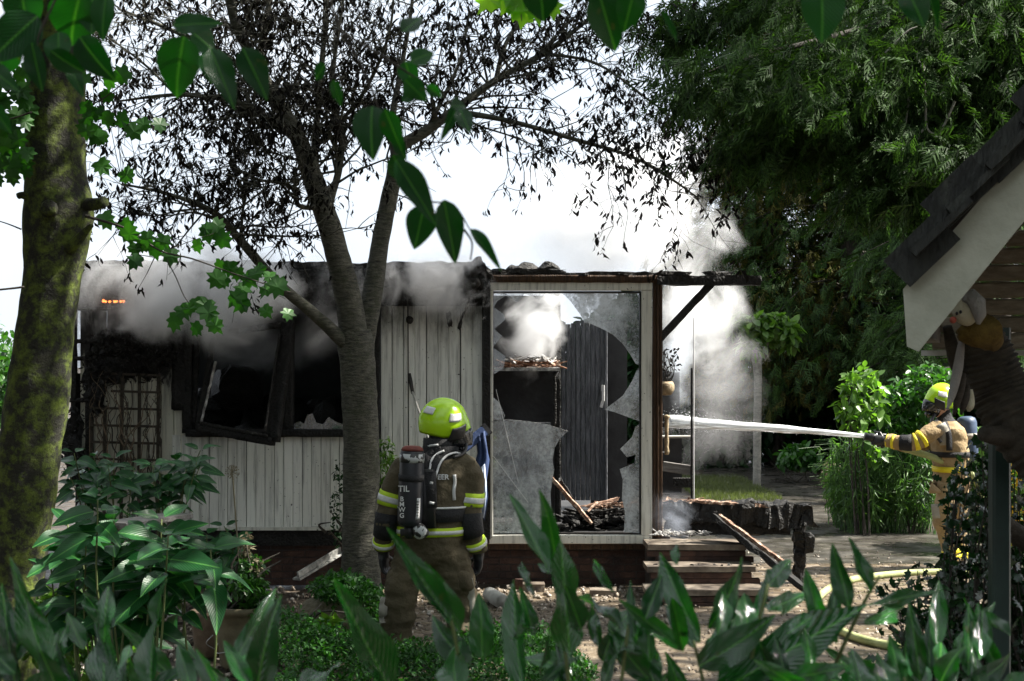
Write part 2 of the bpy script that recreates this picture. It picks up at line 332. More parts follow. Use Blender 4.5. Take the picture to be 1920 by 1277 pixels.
def glass_mat(name, opac, col, rough_=.12, spots=26):
    m, t, o = newmat(name); tr = N(t, 'ShaderNodeBsdfTransparent'); b = N(t, 'ShaderNodeBsdfPrincipled', i_Roughness=rough_)
    b.inputs['Base Color'].default_value = (*col, 1); b.inputs['Specular IOR Level'].default_value = .9
    n = N(t, 'ShaderNodeTexNoise', i_Scale=4, i_Detail=8, i_Roughness=.75); t.links.new(geo_pos(t, (1,1,.6)), n.inputs['Vector'])
    n2 = N(t, 'ShaderNodeTexNoise', i_Scale=spots, i_Detail=4, i_Roughness=.8); t.links.new(geo_pos(t), n2.inputs['Vector'])
    ad = N(t, 'ShaderNodeMath', operation='MULTIPLY_ADD', i_1=.6); t.links.new(n2.outputs[0], ad.inputs[0]); t.links.new(n.outputs[0], ad.inputs[2])
    mr = N(t, 'ShaderNodeMapRange'); mr.inputs[1].default_value = .64; mr.inputs[2].default_value = .98; mr.inputs[3].default_value = opac[0]; mr.inputs[4].default_value = opac[1]
    t.links.new(ad.outputs[0], mr.inputs[0]); mx = N(t, 'ShaderNodeMixShader'); t.links.new(mr.outputs[0], mx.inputs[0])
    t.links.new(tr.outputs[0], mx.inputs[1]); t.links.new(b.outputs[0], mx.inputs[2])
    gl = N(t, 'ShaderNodeBsdfGlossy', i_Roughness=.03); fr = N(t, 'ShaderNodeFresnel', i_IOR=1.5); m2 = N(t, 'ShaderNodeMixShader')
    t.links.new(fr.outputs[0], m2.inputs[0]); t.links.new(mx.outputs[0], m2.inputs[1]); t.links.new(gl.outputs[0], m2.inputs[2]); t.links.new(m2.outputs[0], o.inputs[0]); return m
M = {}
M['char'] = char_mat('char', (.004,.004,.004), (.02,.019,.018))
M['char_ash'] = char_mat('char_ash', (.006,.006,.006), (.035,.033,.03), 10, ash=.35)
M['char_plank'] = char_mat('char_plank', (.035,.04,.046), (.19,.2,.22), 6, (8,8,.8))
M['char_brown'] = char_mat('char_brown', (.012,.009,.007), (.085,.045,.022), 5, (9,9,.7))
M['board'] = board_mat('board', (.78,.79,.74), soot=2.62)
M['board_low'] = board_mat('board_low', (.8,.8,.74), soot=1.66)
M['board_char'] = board_mat('board_char', (.64,.62,.52), charline=1.98, amp=.3)
M['frame_white'] = board_mat('frame_white', (.68,.67,.6))
M['soot_wall'] = surf('soot_wall', [(.3,(.012,.012,.013)), (.7,(.05,.05,.052))], 3, bump=.4)
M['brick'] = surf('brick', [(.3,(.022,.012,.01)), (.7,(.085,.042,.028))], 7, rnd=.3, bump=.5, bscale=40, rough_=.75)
M['mortar'] = surf('mortar', [(.3,(.02,.018,.016)), (.7,(.06,.055,.05))], 12)
M['stone'] = surf('stone', [(.3,(.03,.024,.02)), (.52,(.16,.13,.1)), (.75,(.34,.3,.24))], 5, bump=.5, rough_=.6)
M['paver'] = surf('paver', [(.3,(.06,.045,.03)), (.55,(.16,.125,.085)), (.75,(.3,.25,.18))], 6, rnd=.25, bump=.5, bscale=50, rrange=(.15,.6))
M['paver_mass'] = surf('paver_mass', [(.3,(.06,.045,.03)), (.55,(.16,.125,.085)), (.75,(.3,.25,.18))], 6, isl=.25, bump=.5, bscale=50, rrange=(.15,.6))
M['soil'] = surf('soil', [(.3,(.015,.012,.009)), (.55,(.06,.046,.032)), (.75,(.15,.115,.08))], 3.5, 9, bump=.9, bscale=16, rrange=(.25,.8), bdist=.05)
M['wetpath'] = surf('wetpath', [(.3,(.02,.018,.015)), (.55,(.06,.055,.046)), (.75,(.17,.155,.13))], 4, 9, bump=.6, bscale=22, rrange=(.12,.55), bdist=.02)
M['rubble'] = surf('rubble', [(.35,(.02,.018,.016)), (.5,(.2,.16,.12)), (.68,(.6,.56,.5))], 14, bump=.3)
M['debris_wood'] = surf('debris_wood', [(.32,(.03,.02,.015)), (.5,(.2,.085,.04)), (.72,(.6,.5,.4))], 11, bump=.8, bscale=40, stretch=(1,1,1))
M['ash'] = surf('ash', [(.3,(.03,.03,.03)), (.5,(.35,.34,.33)), (.7,(.75,.73,.7))], 12, bump=.6)
M['splinter'] = surf('splinter', [(.3,(.03,.018,.012)), (.5,(.22,.12,.075)), (.7,(.6,.5,.4))], 26, bump=.5)
M['glass_dirty'] = glass_mat('glass_dirty', (.08,.95), (.6,.65,.68))  # dirt film, its blue-grey tint also painting in the reflected sky
M['glass_clear'] = glass_mat('glass_clear', (.12,.5), (.34,.36,.37))
M['cherry_bark'] = bark_mat('cherry_bark', (.003,.003,.002), (.14,.135,.1), (.03,.036,.012), 22, 1.0, .5)
M['moss_bark'] = bark_mat('moss_bark', (.003,.003,.002), (.022,.022,.008), (.13,.18,.015), 5, 1.0, .46)
M['dark_bark'] = bark_mat('dark_bark', (.012,.01,.008), (.06,.05,.035), None, 4)
M['grey_bark'] = bark_mat('grey_bark', (.1,.095,.08), (.3,.29,.25), None, 8, .5)
M['log_bark'] = bark_mat('log_bark', (.02,.016,.011), (.075,.06,.04), None, 9, 1.0)
M['twig_green'] = surf('twig_green', [(.3,(.06,.09,.03)), (.7,(.13,.16,.05))], 9, bump=.1)
M['wither'] = leafmat('wither', (.002,.002,.002), (.012,.01,.007), .8, .06, tcol=(.03,.02,.01), spec=.15)
M['laurel'] = leafmat('laurel', (.002,.03,.006), (.012,.1,.009), .13, .24, island=False, veins=True, spec=.8)
M['dogwood'] = leafmat('dogwood', (.001,.026,.004), (.008,.08,.007), .3, .25, island=False, veins=True, spec=.3)
M['fresh'] = leafmat('fresh', (.1,.24,.02), (.2,.36,.03), .5, .6, island=False)
M['lobed'] = leafmat('lobed', (.008,.05,.004), (.03,.12,.01), .5, .3, island=False)
M['hydrangea'] = leafmat('hydrangea', (.004,.04,.01), (.02,.11,.026), .36, .18, island=False, veins=True, spec=.4)
M['thuja'] = leafmat('thuja', (.0,.004,.001), (.06,.125,.03), .7, .2, spec=.2)
M['thuja_olive'] = leafmat('thuja_olive', (.002,.005,.001), (.12,.115,.022), .8, .2, spec=.2)
M['shrub_dark'] = leafmat('shrub_dark', (.001,.009,.003), (.02,.075,.018), .5, .2, spec=.25)
M['shrub_mid'] = leafmat('shrub_mid', (.004,.028,.005), (.05,.15,.02), .4, .3, spec=.4)
M['shrub_light'] = leafmat('shrub_light', (.025,.07,.01), (.13,.24,.04), .45, .35)
M['holly'] = leafmat('holly', (.002,.014,.004), (.016,.065,.014), .25, .1, spec=.6)
M['box_dead'] = leafmat('box_dead', (.12,.1,.06), (.28,.25,.16), .8, .2, tcol=(.3,.25,.15))
M['grass'] = leafmat('grass', (.04,.05,.018), (.1,.12,.04), .6, .3)
M['bamboo'] = leafmat('bamboo', (.012,.045,.012), (.12,.23,.06), .5, .35)
M['cover'] = leafmat('cover', (.002,.02,.004), (.04,.14,.022), .5, .25, spec=.3)
M['flower'] = leafmat('flower', (.5,.3,.01), (.7,.48,.02), .6, .4, tcol=(.8,.5,.02))
M['terracotta'] = surf('terracotta', [(.3,(.1,.085,.05)), (.7,(.2,.17,.1))], 6, bump=.4)
M['basket'] = surf('basket', [(.3,(.1,.07,.045)), (.7,(.2,.15,.1))], 12, bump=.4)
M['boulder'] = surf('boulder', [(.3,(.07,.06,.035)), (.55,(.15,.13,.08)), (.75,(.28,.26,.19))], 6, bump=.9, bscale=30)
M['grey_wood'] = surf('grey_wood', [(.3,(.12,.11,.1)), (.7,(.32,.31,.29))], 5, stretch=(1,6,6), bump=.5)
M['gutter'] = surf('gutter', [(.35,(.12,.12,.11)), (.55,(.32,.32,.3)), (.75,(.5,.5,.48))], 12, bump=.3)
M['slate'] = surf('slate', [(.3,(.008,.009,.008)), (.65,(.035,.038,.032)), (.8,(.08,.085,.065))], 6, rnd=.25, bump=.7, bscale=20, stretch=(3,3,1))
M['barge'] = surf('barge', [(.3,(.34,.35,.27)), (.6,(.52,.53,.43)), (.8,(.62,.62,.52))], 2.6, bump=.25, bscale=30, rough_=.5)
M['dark_wood'] = surf('dark_wood', [(.3,(.02,.015,.01)), (.7,(.07,.055,.04))], 5, stretch=(1,1,5), bump=.5)
M['porch_wood'] = surf('porch_wood', [(.3,(.2,.17,.12)), (.7,(.42,.37,.28))], 5, stretch=(1,5,5), bump=.4, rnd=.15)
M['post_green'] = surf('post_green', [(.3,(.01,.025,.02)), (.7,(.02,.045,.035))], 6, bump=.1, rough_=.4)
M['white_post'] = surf('white_post', [(.3,(.35,.34,.31)), (.7,(.55,.54,.5))], 9, bump=.2)
M['plush_cream'] = surf('plush_cream', [(.3,(.6,.56,.4)), (.7,(.74,.7,.52))], 14, bump=.4, bscale=120)
M['plush_grey'] = surf('plush_grey', [(.3,(.3,.29,.27)), (.7,(.42,.4,.38))], 14, bump=.4, bscale=120)
M['wool'] = surf('wool', [(.3,(.09,.055,.01)), (.7,(.2,.13,.025))], 30, bump=1.0, bscale=120, rough_=.95, bdist=.01)
M['nose'] = surf('nose', [(.3,(.5,.1,.07)), (.7,(.6,.15,.1))], 9, bump=.2)
M['suit_brown'] = surf('suit_brown', [(.3,(.06,.048,.027)), (.7,(.1,.08,.046))], 5, bump=.35, bscale=60, rough_=.85)
M['suit_tan'] = surf('suit_tan', [(.3,(.24,.165,.08)), (.7,(.38,.28,.155))], 5, bump=.35, bscale=60, rough_=.85)
M['pad_grey'] = surf('pad_grey', [(.3,(.27,.25,.21)), (.7,(.36,.34,.29))], 9, bump=.3)
M['black_cloth'] = surf('black_cloth', [(.3,(.008,.008,.009)), (.7,(.02,.02,.022))], 9, bump=.4, bscale=80, rough_=.8)
M['black_rubber'] = surf('black_rubber', [(.3,(.01,.01,.011)), (.7,(.022,.022,.024))], 9, bump=.1, rough_=.4)
M['helmet'] = surf('helmet', [(.3,(.42,.72,.01)), (.7,(.48,.8,.015))], 4, bump=.02, rough_=.22, spec=.6)
M['silver'] = surf('silver', [(.3,(.6,.6,.6)), (.7,(.75,.75,.75))], 60, bump=.15, rough_=.4)
M['lime'] = surf('lime', [(.3,(.42,.6,.02)), (.7,(.5,.7,.03))], 20, bump=.15, rough_=.6)
M['yellow'] = surf('yellow', [(.3,(.75,.62,.02)), (.7,(.85,.72,.03))], 20, bump=.15, rough_=.6)
M['cylinder'] = surf('cylinder', [(.3,(.012,.014,.018)), (.7,(.022,.024,.03))], 5, bump=.05, rough_=.35)
M['cylinder_blue'] = surf('cylinder_blue', [(.3,(.035,.06,.11)), (.7,(.06,.09,.15))], 5, bump=.2, rough_=.5)
M['red_cap'] = surf('red_cap', [(.3,(.09,.02,.015)), (.7,(.17,.035,.022))], 8, bump=.1)
M['white_ink_glint'] = surf('white_ink_glint', [(.3,(.7,.7,.7)), (.7,(.8,.8,.8))], 20, bump=0)
M['navy'] = surf('navy', [(.3,(.015,.03,.085)), (.7,(.03,.055,.14))], 7, bump=.3)
M['pale_blue'] = surf('pale_blue', [(.3,(.3,.4,.6)), (.7,(.6,.66,.75))], 10, bump=.2)
M['skin'] = surf('skin', [(.3,(.42,.25,.18)), (.7,(.52,.32,.24))], 8, bump=.1)
M['visor'] = surf('visor', [(.3,(.01,.012,.014)), (.7,(.02,.022,.026))], 3, bump=0, rough_=.08, spec=.8)
M['hose'] = surf('hose', [(.3,(.26,.3,.11)), (.7,(.42,.45,.22))], 9, bump=.25, bscale=80)
M['cord'] = surf('cord', [(.3,(.02,.02,.02)), (.7,(.06,.055,.05))], 9, bump=.1)
M['metal'] = surf('metal', [(.3,(.3,.3,.3)), (.7,(.55,.55,.55))], 20, bump=.1, rough_=.35, metal=.6)
M['chime_wood'] = surf('chime_wood', [(.3,(.13,.09,.05)), (.7,(.4,.32,.2))], 14, bump=.5)
# ---------------------------------------------------------------- ground, patio, path
def sheet(name, x0, x1, y0, y1, nx, ny, z, amp, fr, m):
    xs = np.linspace(x0, x1, nx+1); ys = np.linspace(y0, y1, ny+1); mb = MB()
    vs = [(x, y, z+amp*mnoise.noise(Vector((x*fr, y*fr, 3.1)))) for y in ys for x in xs]
    fs = [(j*(nx+1)+i, j*(nx+1)+i+1, (j+1)*(nx+1)+i+1, (j+1)*(nx+1)+i) for j in range(ny) for i in range(nx)]
    mb.add(vs, fs); o = mb.build(name, m, smooth=True); o['kind'] = 'structure'; return o
mb = MB(); mb.add([(-300,-60,-.03),(300,-60,-.03),(300,420,-.03),(-300,420,-.03)], [(0,1,2,3)])
o = mb.build('ground', M['soil']); o['kind'] = 'structure'
sheet('garden_soil', -9, 1.2, 4, 13.9, 50, 50, -.005, .02, 1.5, M['soil'])
# garden path running off to the back
pts = [((1180,1290),(2150,1290)),((1240,1080),(2000,1080)),((1290,1000),(1760,1000)),((1310,930),(1560,930)),((1320,880),(1530,880)),((1330,850),(1510,850))]
mb = MB(); vs = []
rows = spline([(GY(a[1]), (a[0]-960)/FPX*GY(a[1]), (b[0]-960)/FPX*GY(b[1])) for a, b in pts], 7)
for D, xa, xb in rows:
    for k in range(13):
        x = xa+(xb-xa)*k/12; vs.append((x, D, .004+.012*mnoise.noise(Vector((x*1.1, D*1.1, 0)))))
fs = [(j*13+i, j*13+i+1, (j+1)*13+i+1, (j+1)*13+i) for j in range(len(rows)-1) for i in range(12)]
mb.add(vs, fs); o = mb.build('path', M['wetpath'], smooth=True); o['kind'] = 'structure'
# brick patio in front of the steps
mb = MB(); mb.box(-1.4, 4.6, 9.9, 15.6, -.05, .012); patio = mb.build('patio', M['soil']); patio['kind'] = 'structure'
bmb = MB(); bmb.add([(-.1,-.05,-.03),(.1,-.05,-.03),(.1,.05,-.03),(-.1,.05,-.03),(-.1,-.05,.012),(.1,-.05,.012),(.1,.05,.012),(-.1,.05,.012),(-.092,-.043,.018),(.092,-.043,.018),(.092,.043,.018),(-.092,.043,.018)],
    [(0,1,5,4),(1,2,6,5),(2,3,7,6),(3,0,4,7),(4,5,9,8),(5,6,10,9),(6,7,11,10),(7,4,8,11),(8,9,10,11)])
bme = bmb.mesh('paving_brick'); bme.materials.append(M['paver'])
spots = []
for j in range(54):
    for i in range(30):
        x = -1.3+i*.205+(.1 if j % 2 else 0); y = 10.0+j*.104
        if x > 4.5 or (1.2 < x < 2.35 and 12.85 < y) or (x <= 1.3 and y > 13.9): continue
        spots.append((x, y))
def seen(p):
    px = 960+p[0]/p[1]*FPX; py = YH+HC/p[1]*FPX
    hid = (1230 < px < 1500 and 1080 < py < 1180) or py > 1262
    return (980 < px < 1750) and (1010 < py < 1260) and not hid
vis = [p for p in spots if seen(p)]; vis.sort(key=lambda p: p[1]); vis = vis[:300]; vset = set(vis)
for p in vis:
    o = bpy.data.objects.new('paving_brick', bme); COL.objects.link(o); o.parent = patio
    o.location = (p[0], p[1], random.uniform(-.004, .004)); o.rotation_euler = (random.gauss(0,.012), random.gauss(0,.012), random.gauss(0,.015))
rest = np.array([p for p in spots if p not in vset])
A = np.tile(np.eye(3), (len(rest), 1, 1)); pos = np.column_stack([rest, RNG.uniform(-.004,.004,len(rest))])
o = bulk('paving_brick_mass', bmb.v, bmb.f, A, pos, M['paver_mass'], patio); o['kind'] = 'stuff'
# lawn strip beyond, rubble and chips
def grass_patch(name, x0, x1, y0, y1, n, h, label, m='grass', z=0.0):
    p = np.column_stack([RNG.uniform(x0,x1,n), RNG.uniform(y0,y1,n), np.full(n, z)]); d = rdir(n)*.5; d[:,2] = 1
    o = bulk(name, [(-.03,0,0),(.03,0,0),(.012,.6,.04),(0,1,.16)], [(0,1,2),(0,2,3)], frames(d, rdir(n), RNG.uniform(.5,1.3,n)*h), p, M[m])
    return tag(o, label, 'grass', kind='stuff')
grass_patch('lawn_grass', P(1290,0,24)[0], P(1440,0,24)[0], 22.6, 27, 9000, .1, 'sunlit strip of short green grass around the slim standard tree', 'grass')
def chips(name, n, region, s0, s1, m, label, zf=None, parent=None):
    x0,x1,y0,y1 = region; p = np.column_stack([RNG.uniform(x0,x1,n), RNG.uniform(y0,y1,n), np.zeros(n)])
    s = RNG.uniform(s0, s1, n)*RNG.uniform(.5,1,n); p[:,2] = (zf(p) if zf else .015)+s*.2
    a = frames(rdir(n), rdir(n), s, s*RNG.uniform(.3,1,n))
    tv = [(-.5,-.5,-.2),(.5,-.4,-.25),(.45,.5,-.2),(-.4,.55,-.15),(-.35,-.4,.2),(.4,-.3,.15),(.3,.4,.25),(-.4,.4,.2)]
    o = bulk(name, tv, [(0,3,2,1),(4,5,6,7),(0,1,5,4),(1,2,6,5),(2,3,7,6),(3,0,4,7)], a, p, M[m], parent)
    return tag(o, label, 'rubble', kind='stuff')
chips('rubble', 1500, (-3.6, 1.4, 11.6, 13.95), .015, .075, 'rubble', 'ash and brick rubble strewn along the foot of the chalet')
chips('gravel', 1600, (-.5, 4.3, 10.0, 16.5), .008, .035, 'rubble', 'scattered chips and ash on the wet paving', lambda p: .022)
# ---------------------------------------------------------------- the burning chalet
FD = 14.1
def FX(px, D=FD): return (px-960)/FPX*D
def FZ(py, D=FD): return HC+(YH-py)/FPX*D
house = empty('burnt_chalet', (-1.4, FD, 0), 'low white boarded chalet with burnt flat roof and broken windows', 'house')
# plinth of bricks
mb = MB(); mb.box(FX(140), FX(1238), FD+.10, FD+.4, 0, .5); plinth = mb.build('plinth', M['mortar'], house)
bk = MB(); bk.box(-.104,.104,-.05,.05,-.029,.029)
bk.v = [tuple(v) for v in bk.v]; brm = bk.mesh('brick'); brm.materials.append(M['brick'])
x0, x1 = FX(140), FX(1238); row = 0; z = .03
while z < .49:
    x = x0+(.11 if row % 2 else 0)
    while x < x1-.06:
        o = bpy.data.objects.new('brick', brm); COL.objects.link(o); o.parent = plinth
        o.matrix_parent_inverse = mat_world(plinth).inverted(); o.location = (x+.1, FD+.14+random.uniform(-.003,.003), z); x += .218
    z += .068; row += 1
# wall boards: each its own object
def board(px0, px1, py0, py1, m, D=FD, n=None, wpx=23, name='plank'):
    n = n or max(1, round((px1-px0)/wpx)); w = (FX(px1)-FX(px0))/n; out = []
    za, zb = FZ(py1), FZ(py0); g = .004; c = .006
    mb = MB(); h = w/2-g/2
    pr = [(-h,.02),(h,.02),(h,c),(h-c,0),(-h+c,0),(-h,c)]
    mb.loft([[Vector((q[0], q[1], zz)) for q in pr] for zz in (za, zb)])
    me = mb.mesh(name); me.materials.append(M[m])
    for i in range(n):
        o = bpy.data.objects.new(name, me); COL.objects.link(o); o.parent = house; o.matrix_parent_inverse = mat_world(house).inverted()
        o.location = (FX(px0)+w*(i+.5), D+random.uniform(-.0025,.0025), random.uniform(-.004,.004)); o.rotation_euler = (random.gauss(0,.0008), random.gauss(0,.0012), random.gauss(0,.012)); out.append(o)
    return out
board(714, 906, 540, 990, 'board', wpx=22.5)
board(322, 706, 816, 988, 'board_low', wpx=17.6)
board(150, 350, 560, 990, 'board_char', D=FD+.001, wpx=26)
def wall(name, px0, px1, py0, py1, D0, D1, m, parent=house):
    mb = MB(); mb.box(FX(px0), FX(px1), D0, D1, FZ(py1), FZ(py0)); return mb.build(name, M[m], parent)
wall('wall_core', 240, 350, 545, 990, FD+.022, FD+.12, 'soot_wall')
wall('wall_core', 714, 908, 535, 990, FD+.022, FD+.12, 'soot_wall')
wall('wall_core', 350, 714, 817, 990, FD+.022, FD+.12, 'soot_wall')
wall('sill_strip', 318, 712, 988, 994, FD-.03, FD+.05, 'frame_white')
wall('sill_strip', 712, 912, 990, 996, FD-.025, FD+.05, 'frame_white')
wall('soot_shade_strip', 318, 912, 995, 1024, FD+.03, FD+.085, 'char')  # soot-black strip put in for the shadow gap under the sill
wall('lintel', 140, 914, 530, 574, FD-.02, FD+.02, 'char')
wall('back_wall', 150, 914, 540, 1000, FD+3.4, FD+3.5, 'soot_wall')
wall('floor_slab', 240, 1236, 1000, 1012, FD+.12, FD+3.4, 'soot_wall')
wall('side_wall', 140, 143, 700, 1000, FD+.02, FD+3.4, 'soot_wall')
wall('inner_wall', 712, 716, 540, 1000, FD+.14, FD+3.3, 'soot_wall')
# window frames in the left wall
def frame_part(name, a, b, w, h, m='char', parent=house, seed=0, amp=.006):
    return rough_bar(a, b, w, h, 16, amp, 14, seed).build(name, M[m], parent, True)
frame_part('window_frame', P(350,812,FD-.03), P(708,812,FD-.03), .1, .07, seed=1)
frame_part('window_frame', P(352,590,FD-.02), P(352,812,FD-.02), .09, .09, seed=2)
frame_part('window_frame', P(372,600,FD-.02), P(362,800,FD-.02), .05, .05, seed=3)
frame_part('window_frame', P(541,590,FD-.02), P(541,812,FD-.02), .1, .1, seed=4)
frame_part('window_frame', P(706,540,FD-.03), P(706,1000,FD-.03), .06, .06, seed=5)
frame_part('window_frame', P(335,560,FD-.04), P(335,770,FD-.04), .12, .05, seed=8, amp=.02)
# broken open casement leaning out
cas = frame_part('casement', P(372,802,13.98), P(512,828,13.62), .075, .075, 'char', house, 6)
cas['label'] = 'charred casement window frame hanging open'
c = {'tl':P(402,628,14.02),'tr':P(541,606,13.86),'br':P(512,828,13.62),'bl':P(372,802,13.98)}
for a, b, s, w in (('bl','tl',11,.05),('tr','br',12,.12),('tl','tr',13,.05)): frame_part('casement_rail', c[a], c[b], w, .06, 'char', cas, s)
frame_part('glazing_bead', c['bl']+Vector((.03,-.045,.05)), c['br']+Vector((-.05,-.045,.055)), .02, .025, 'char_ash', cas, 14)
frame_part('glazing_bead', c['br']+Vector((-.07,-.04,.08)), c['tr']+Vector((-.075,-.04,-.1)), .018, .02, 'char_ash', cas, 15)
frame_part('glazing_bead', c['bl']+Vector((.035,-.04,.05)), c['tl']+Vector((.02,-.04,-.25)), .03, .02, 'ash', cas, 16)
def shard(name, pts, D, m, parent=house, th=.006):
    mb = MB(); mb.prism([P(x, y, D) for x, y in pts], th, (0,1,0)); o = mb.build(name, M[m], parent); o.data.materials.append(M['white_ink_glint']); o.data.polygons.foreach_set('material_index', [0,0]+[1]*(len(o.data.polygons)-2)); return o  # shard sides coloured white to paint the glint of broken edges
shard('glass_shard', [(548,806),(548,795),(562,790),(570,795),(576,778),(586,775),(592,792),(606,796),(616,782),(628,790),(640,795),(660,796),(690,792),(702,780),(702,806)], FD-.01, 'glass_clear')
# heap of burnt furniture seen through the windows
mb = MB()
for i in range(26):
    px = random.uniform(390, 690); D = random.uniform(15, 16.6); mb.ball(P(px, random.uniform(770,900)-(60 if px < 470 else 0), D), (random.uniform(.15,.35), .3, random.uniform(.1,.3)), 10, 7)
rough(mb, .12, 4).build('burnt_heap', M['char'], house)
# left glazed corner: bars and panes with light behind
for k, (a, b) in enumerate((((139,575),(139,820)),((166,575),(166,900)),((236,560),(236,640)))): frame_part('glazing_bar', P(*a,FD-.01), P(*b,FD-.01), .05, .05, 'char', house, 20+k)
for k, (a, b) in enumerate((((139,640),(240,640)),((112,672),(166,672)),((139,578),(330,578)),((112,750),(166,750)))): frame_part('glazing_bar', P(*a,FD-.02), P(*b,FD-.02), .035, .04, 'char', house, 25+k)
for a in ((141,164,580,638),(168,234,580,638),(141,164,642,700),(168,200,644,690)): shard('pane', [(a[0],a[2]),(a[1],a[2]),(a[1],a[3]),(a[0],a[3])], FD+.01, 'glass_clear')
def blob(name, parts, m, parent, amp, fr, label=None):
    mb = MB()
    for c_, r_ in parts: mb.ball(c_, r_, 18, 12)
    o = rough(mb, amp, fr).build(name, M[m], parent, True)
    if label: o['label'] = label
    return o
cc = MB()
for x, y, rx, ry in ((250,640,.34,.14),(215,680,.2,.2),(285,670,.18,.22),(178,720,.1,.3),(305,640,.18,.26),(140,840,.1,.36)):
    cc.ball(P(x,y,14.07), (rx,.03,ry), 20, 14)
rough(rough(cc,.09,6),.03,22).build('charred_creeper', M['char'], house)['label'] = 'charred black remains of a creeper on the wall'
n = 900; cx = RNG.choice(6, n); CX = np.array([(250,640,68,28),(215,680,40,42),(285,670,36,46),(178,720,22,60),(305,640,36,50),(140,840,20,72)], float)[cx]
rr_ = rdir(n); pp = np.array([P(c[0]+d[0]*c[2]*1.05, c[1]+d[2]*c[3]*1.05, 14.0-abs(d[1])*.06) for c, d in zip(CX, rr_)])
bulk('charred_leaves', *WITHER, frames(rdir(n), rdir(n), RNG.uniform(.04,.09,n)), pp, M['char'], house)['kind'] = 'stuff'
# roof: burnt slab, ragged edge layers, fascia
mb = MB(); mb.box(FX(143), FX(917), FD-.34, FD+3.6, FZ(532)+.0, FZ(506)); roof = rough(mb, .01, 3).build('roof', M['char'], house)
def ragged(name, px0, px1, py, D, h, dep, seed, m='char', amp=.03, parent=roof):
    return rough_bar(P(px0,py,D), P(px1,py,D), dep, h, max(6, int((px1-px0)/9)), amp, 9, seed, .25).build(name, M[m], parent)
ragged('fascia', 145, 918, 522, FD-.36, .17, .05, 1)
ragged('roof_felt', 143, 560, 503, FD-.2, .06, .4, 2); ragged('roof_felt', 540, 905, 499, FD-.2, .05, .4, 3)
ragged('roof_felt', 150, 480, 506, FD+1.0, .12, 1.2, 4)
blob('burnt_felt', [(P(895,505,FD-.35),(.1,.12,.09)),(P(880,525,FD-.37),(.07,.06,.13)),(P(905,520,FD-.36),(.08,.06,.12))], 'char', roof, .07, 11)
sc = rough_bar(P(885,540,FD-.4), P(862,612,FD-.42), .09, .012, 12, .035, 14, 5, .6).build('hanging_felt', M['char_ash'], roof)
for a, b in (((905,545),(868,566)), ((912,535),(905,575)), ((838,590),(840,606))): rough_bar(P(*a,FD-.38), P(*b,FD-.4), .02, .012, 6, .01, 20, 3, .3).build('hanging_felt', M['char_ash'], roof)
# beam over the glass bay and overhang with brace
frame_part('beam', P(916,523,FD-.02), P(1240,524,FD-.02), .12, .07, 'char_brown', house, 31)
b2 = rough_bar(P(1232,526,FD-.03), P(1424,526,FD-.03), .14, .09, 26, .01, 12, 33, .1).build('overhang_beam', M['char'], house)
ragged('roof_felt', 930, 1060, 511, FD+.1, .05, .3, 7, 'char_ash'); ragged('roof_felt', 1050, 1290, 514, FD, .03, .16, 8, 'char_ash', .02)
ragged('roof_felt', 1320, 1372, 515, FD-.02, .05, .1, 9, 'char_ash', .02)
blob('burnt_felt', [(P(1030,505,FD+.3),(.12,.2,.06)),(P(985,508,FD+.4),(.15,.2,.05))], 'char_ash', roof, .07, 10)
frame_part('brace', P(1334,532,FD-.03), P(1236,636,FD-.03), .07, .07, 'char', house, 34)
# corner post, glass bay frame
mb = MB(); mb.bar(P(912,520,FD-.03), P(912,1010,FD-.03), .08, .09, ch=.008); mb.build('post', M['char'], house)
def fbar(a, b, w, name='bay_frame', m='frame_white', D=FD-.03, dep=.07, par=house):
    mb = MB(); mb.bar(P(*a,D), P(*b,D), w, dep, up=(0,1,0), ch=.006); return mb.build(name, M[m], par)
fbar((918,537),(1222,537), 16/197.7); fbar((918,1011),(1222,1011), 16/197.7)
fbar((921,545.5),(921,1002.5), 7/197.7); fbar((1212,545.5),(1212,1002.5), 20/197.7)
fbar((925,548),(1201,548), 4/197.7, 'gasket','black_rubber', FD+.0); fbar((1200,550),(1200,1000), 3/197.7, 'gasket','black_rubber', FD+.0)
for i, x in enumerate((1226.5, 1232.5, 1238.5)): fbar((x,530),(x,1006), 5.4/197.7, 'post_board', 'char_brown', FD-.02-.006*(i == 1), .1)
wall('threshold', 916, 1240, 1020, 1030, FD-.02, FD+.1, 'char_brown')
# broken panes of the bay, each shard a piece
GD = FD+.0
shard('glass_shard', [(925,790),(950,786),(990,790),(1030,797),(1058,806),(1066,808),(1050,822),(1040,840),(1036,862),(1039,880),(1036,900),(1032,925),(1034,960),(1030,1000),(925,1000)], GD, 'glass_dirty')
shard('glass_shard', [(925,745),(936,755),(947,780),(944,787),(925,788)], GD, 'glass_dirty')
shard('glass_shard', [(1050,549),(1199,549),(1199,685),(1192,682),(1182,665),(1168,645),(1150,628),(1130,617),(1110,608),(1096,604),(1088,590),(1070,565),(1060,555)], GD, 'glass_dirty')
shard('glass_shard', [(1199,690),(1199,790),(1180,783),(1150,772),(1134,768),(1150,756),(1168,742),(1185,715),(1194,695)], GD, 'glass_dirty')
shard('glass_shard', [(1199,795),(1199,1000),(1170,998),(1172,960),(1166,935),(1168,900),(1162,880),(1190,868),(1192,852),(1176,858),(1163,842),(1185,820),(1192,800)], GD, 'glass_dirty')
shard('glass_shard', [(925,549),(945,549),(958,556),(964,566),(950,553),(932,565),(925,578)], GD, 'glass_clear')
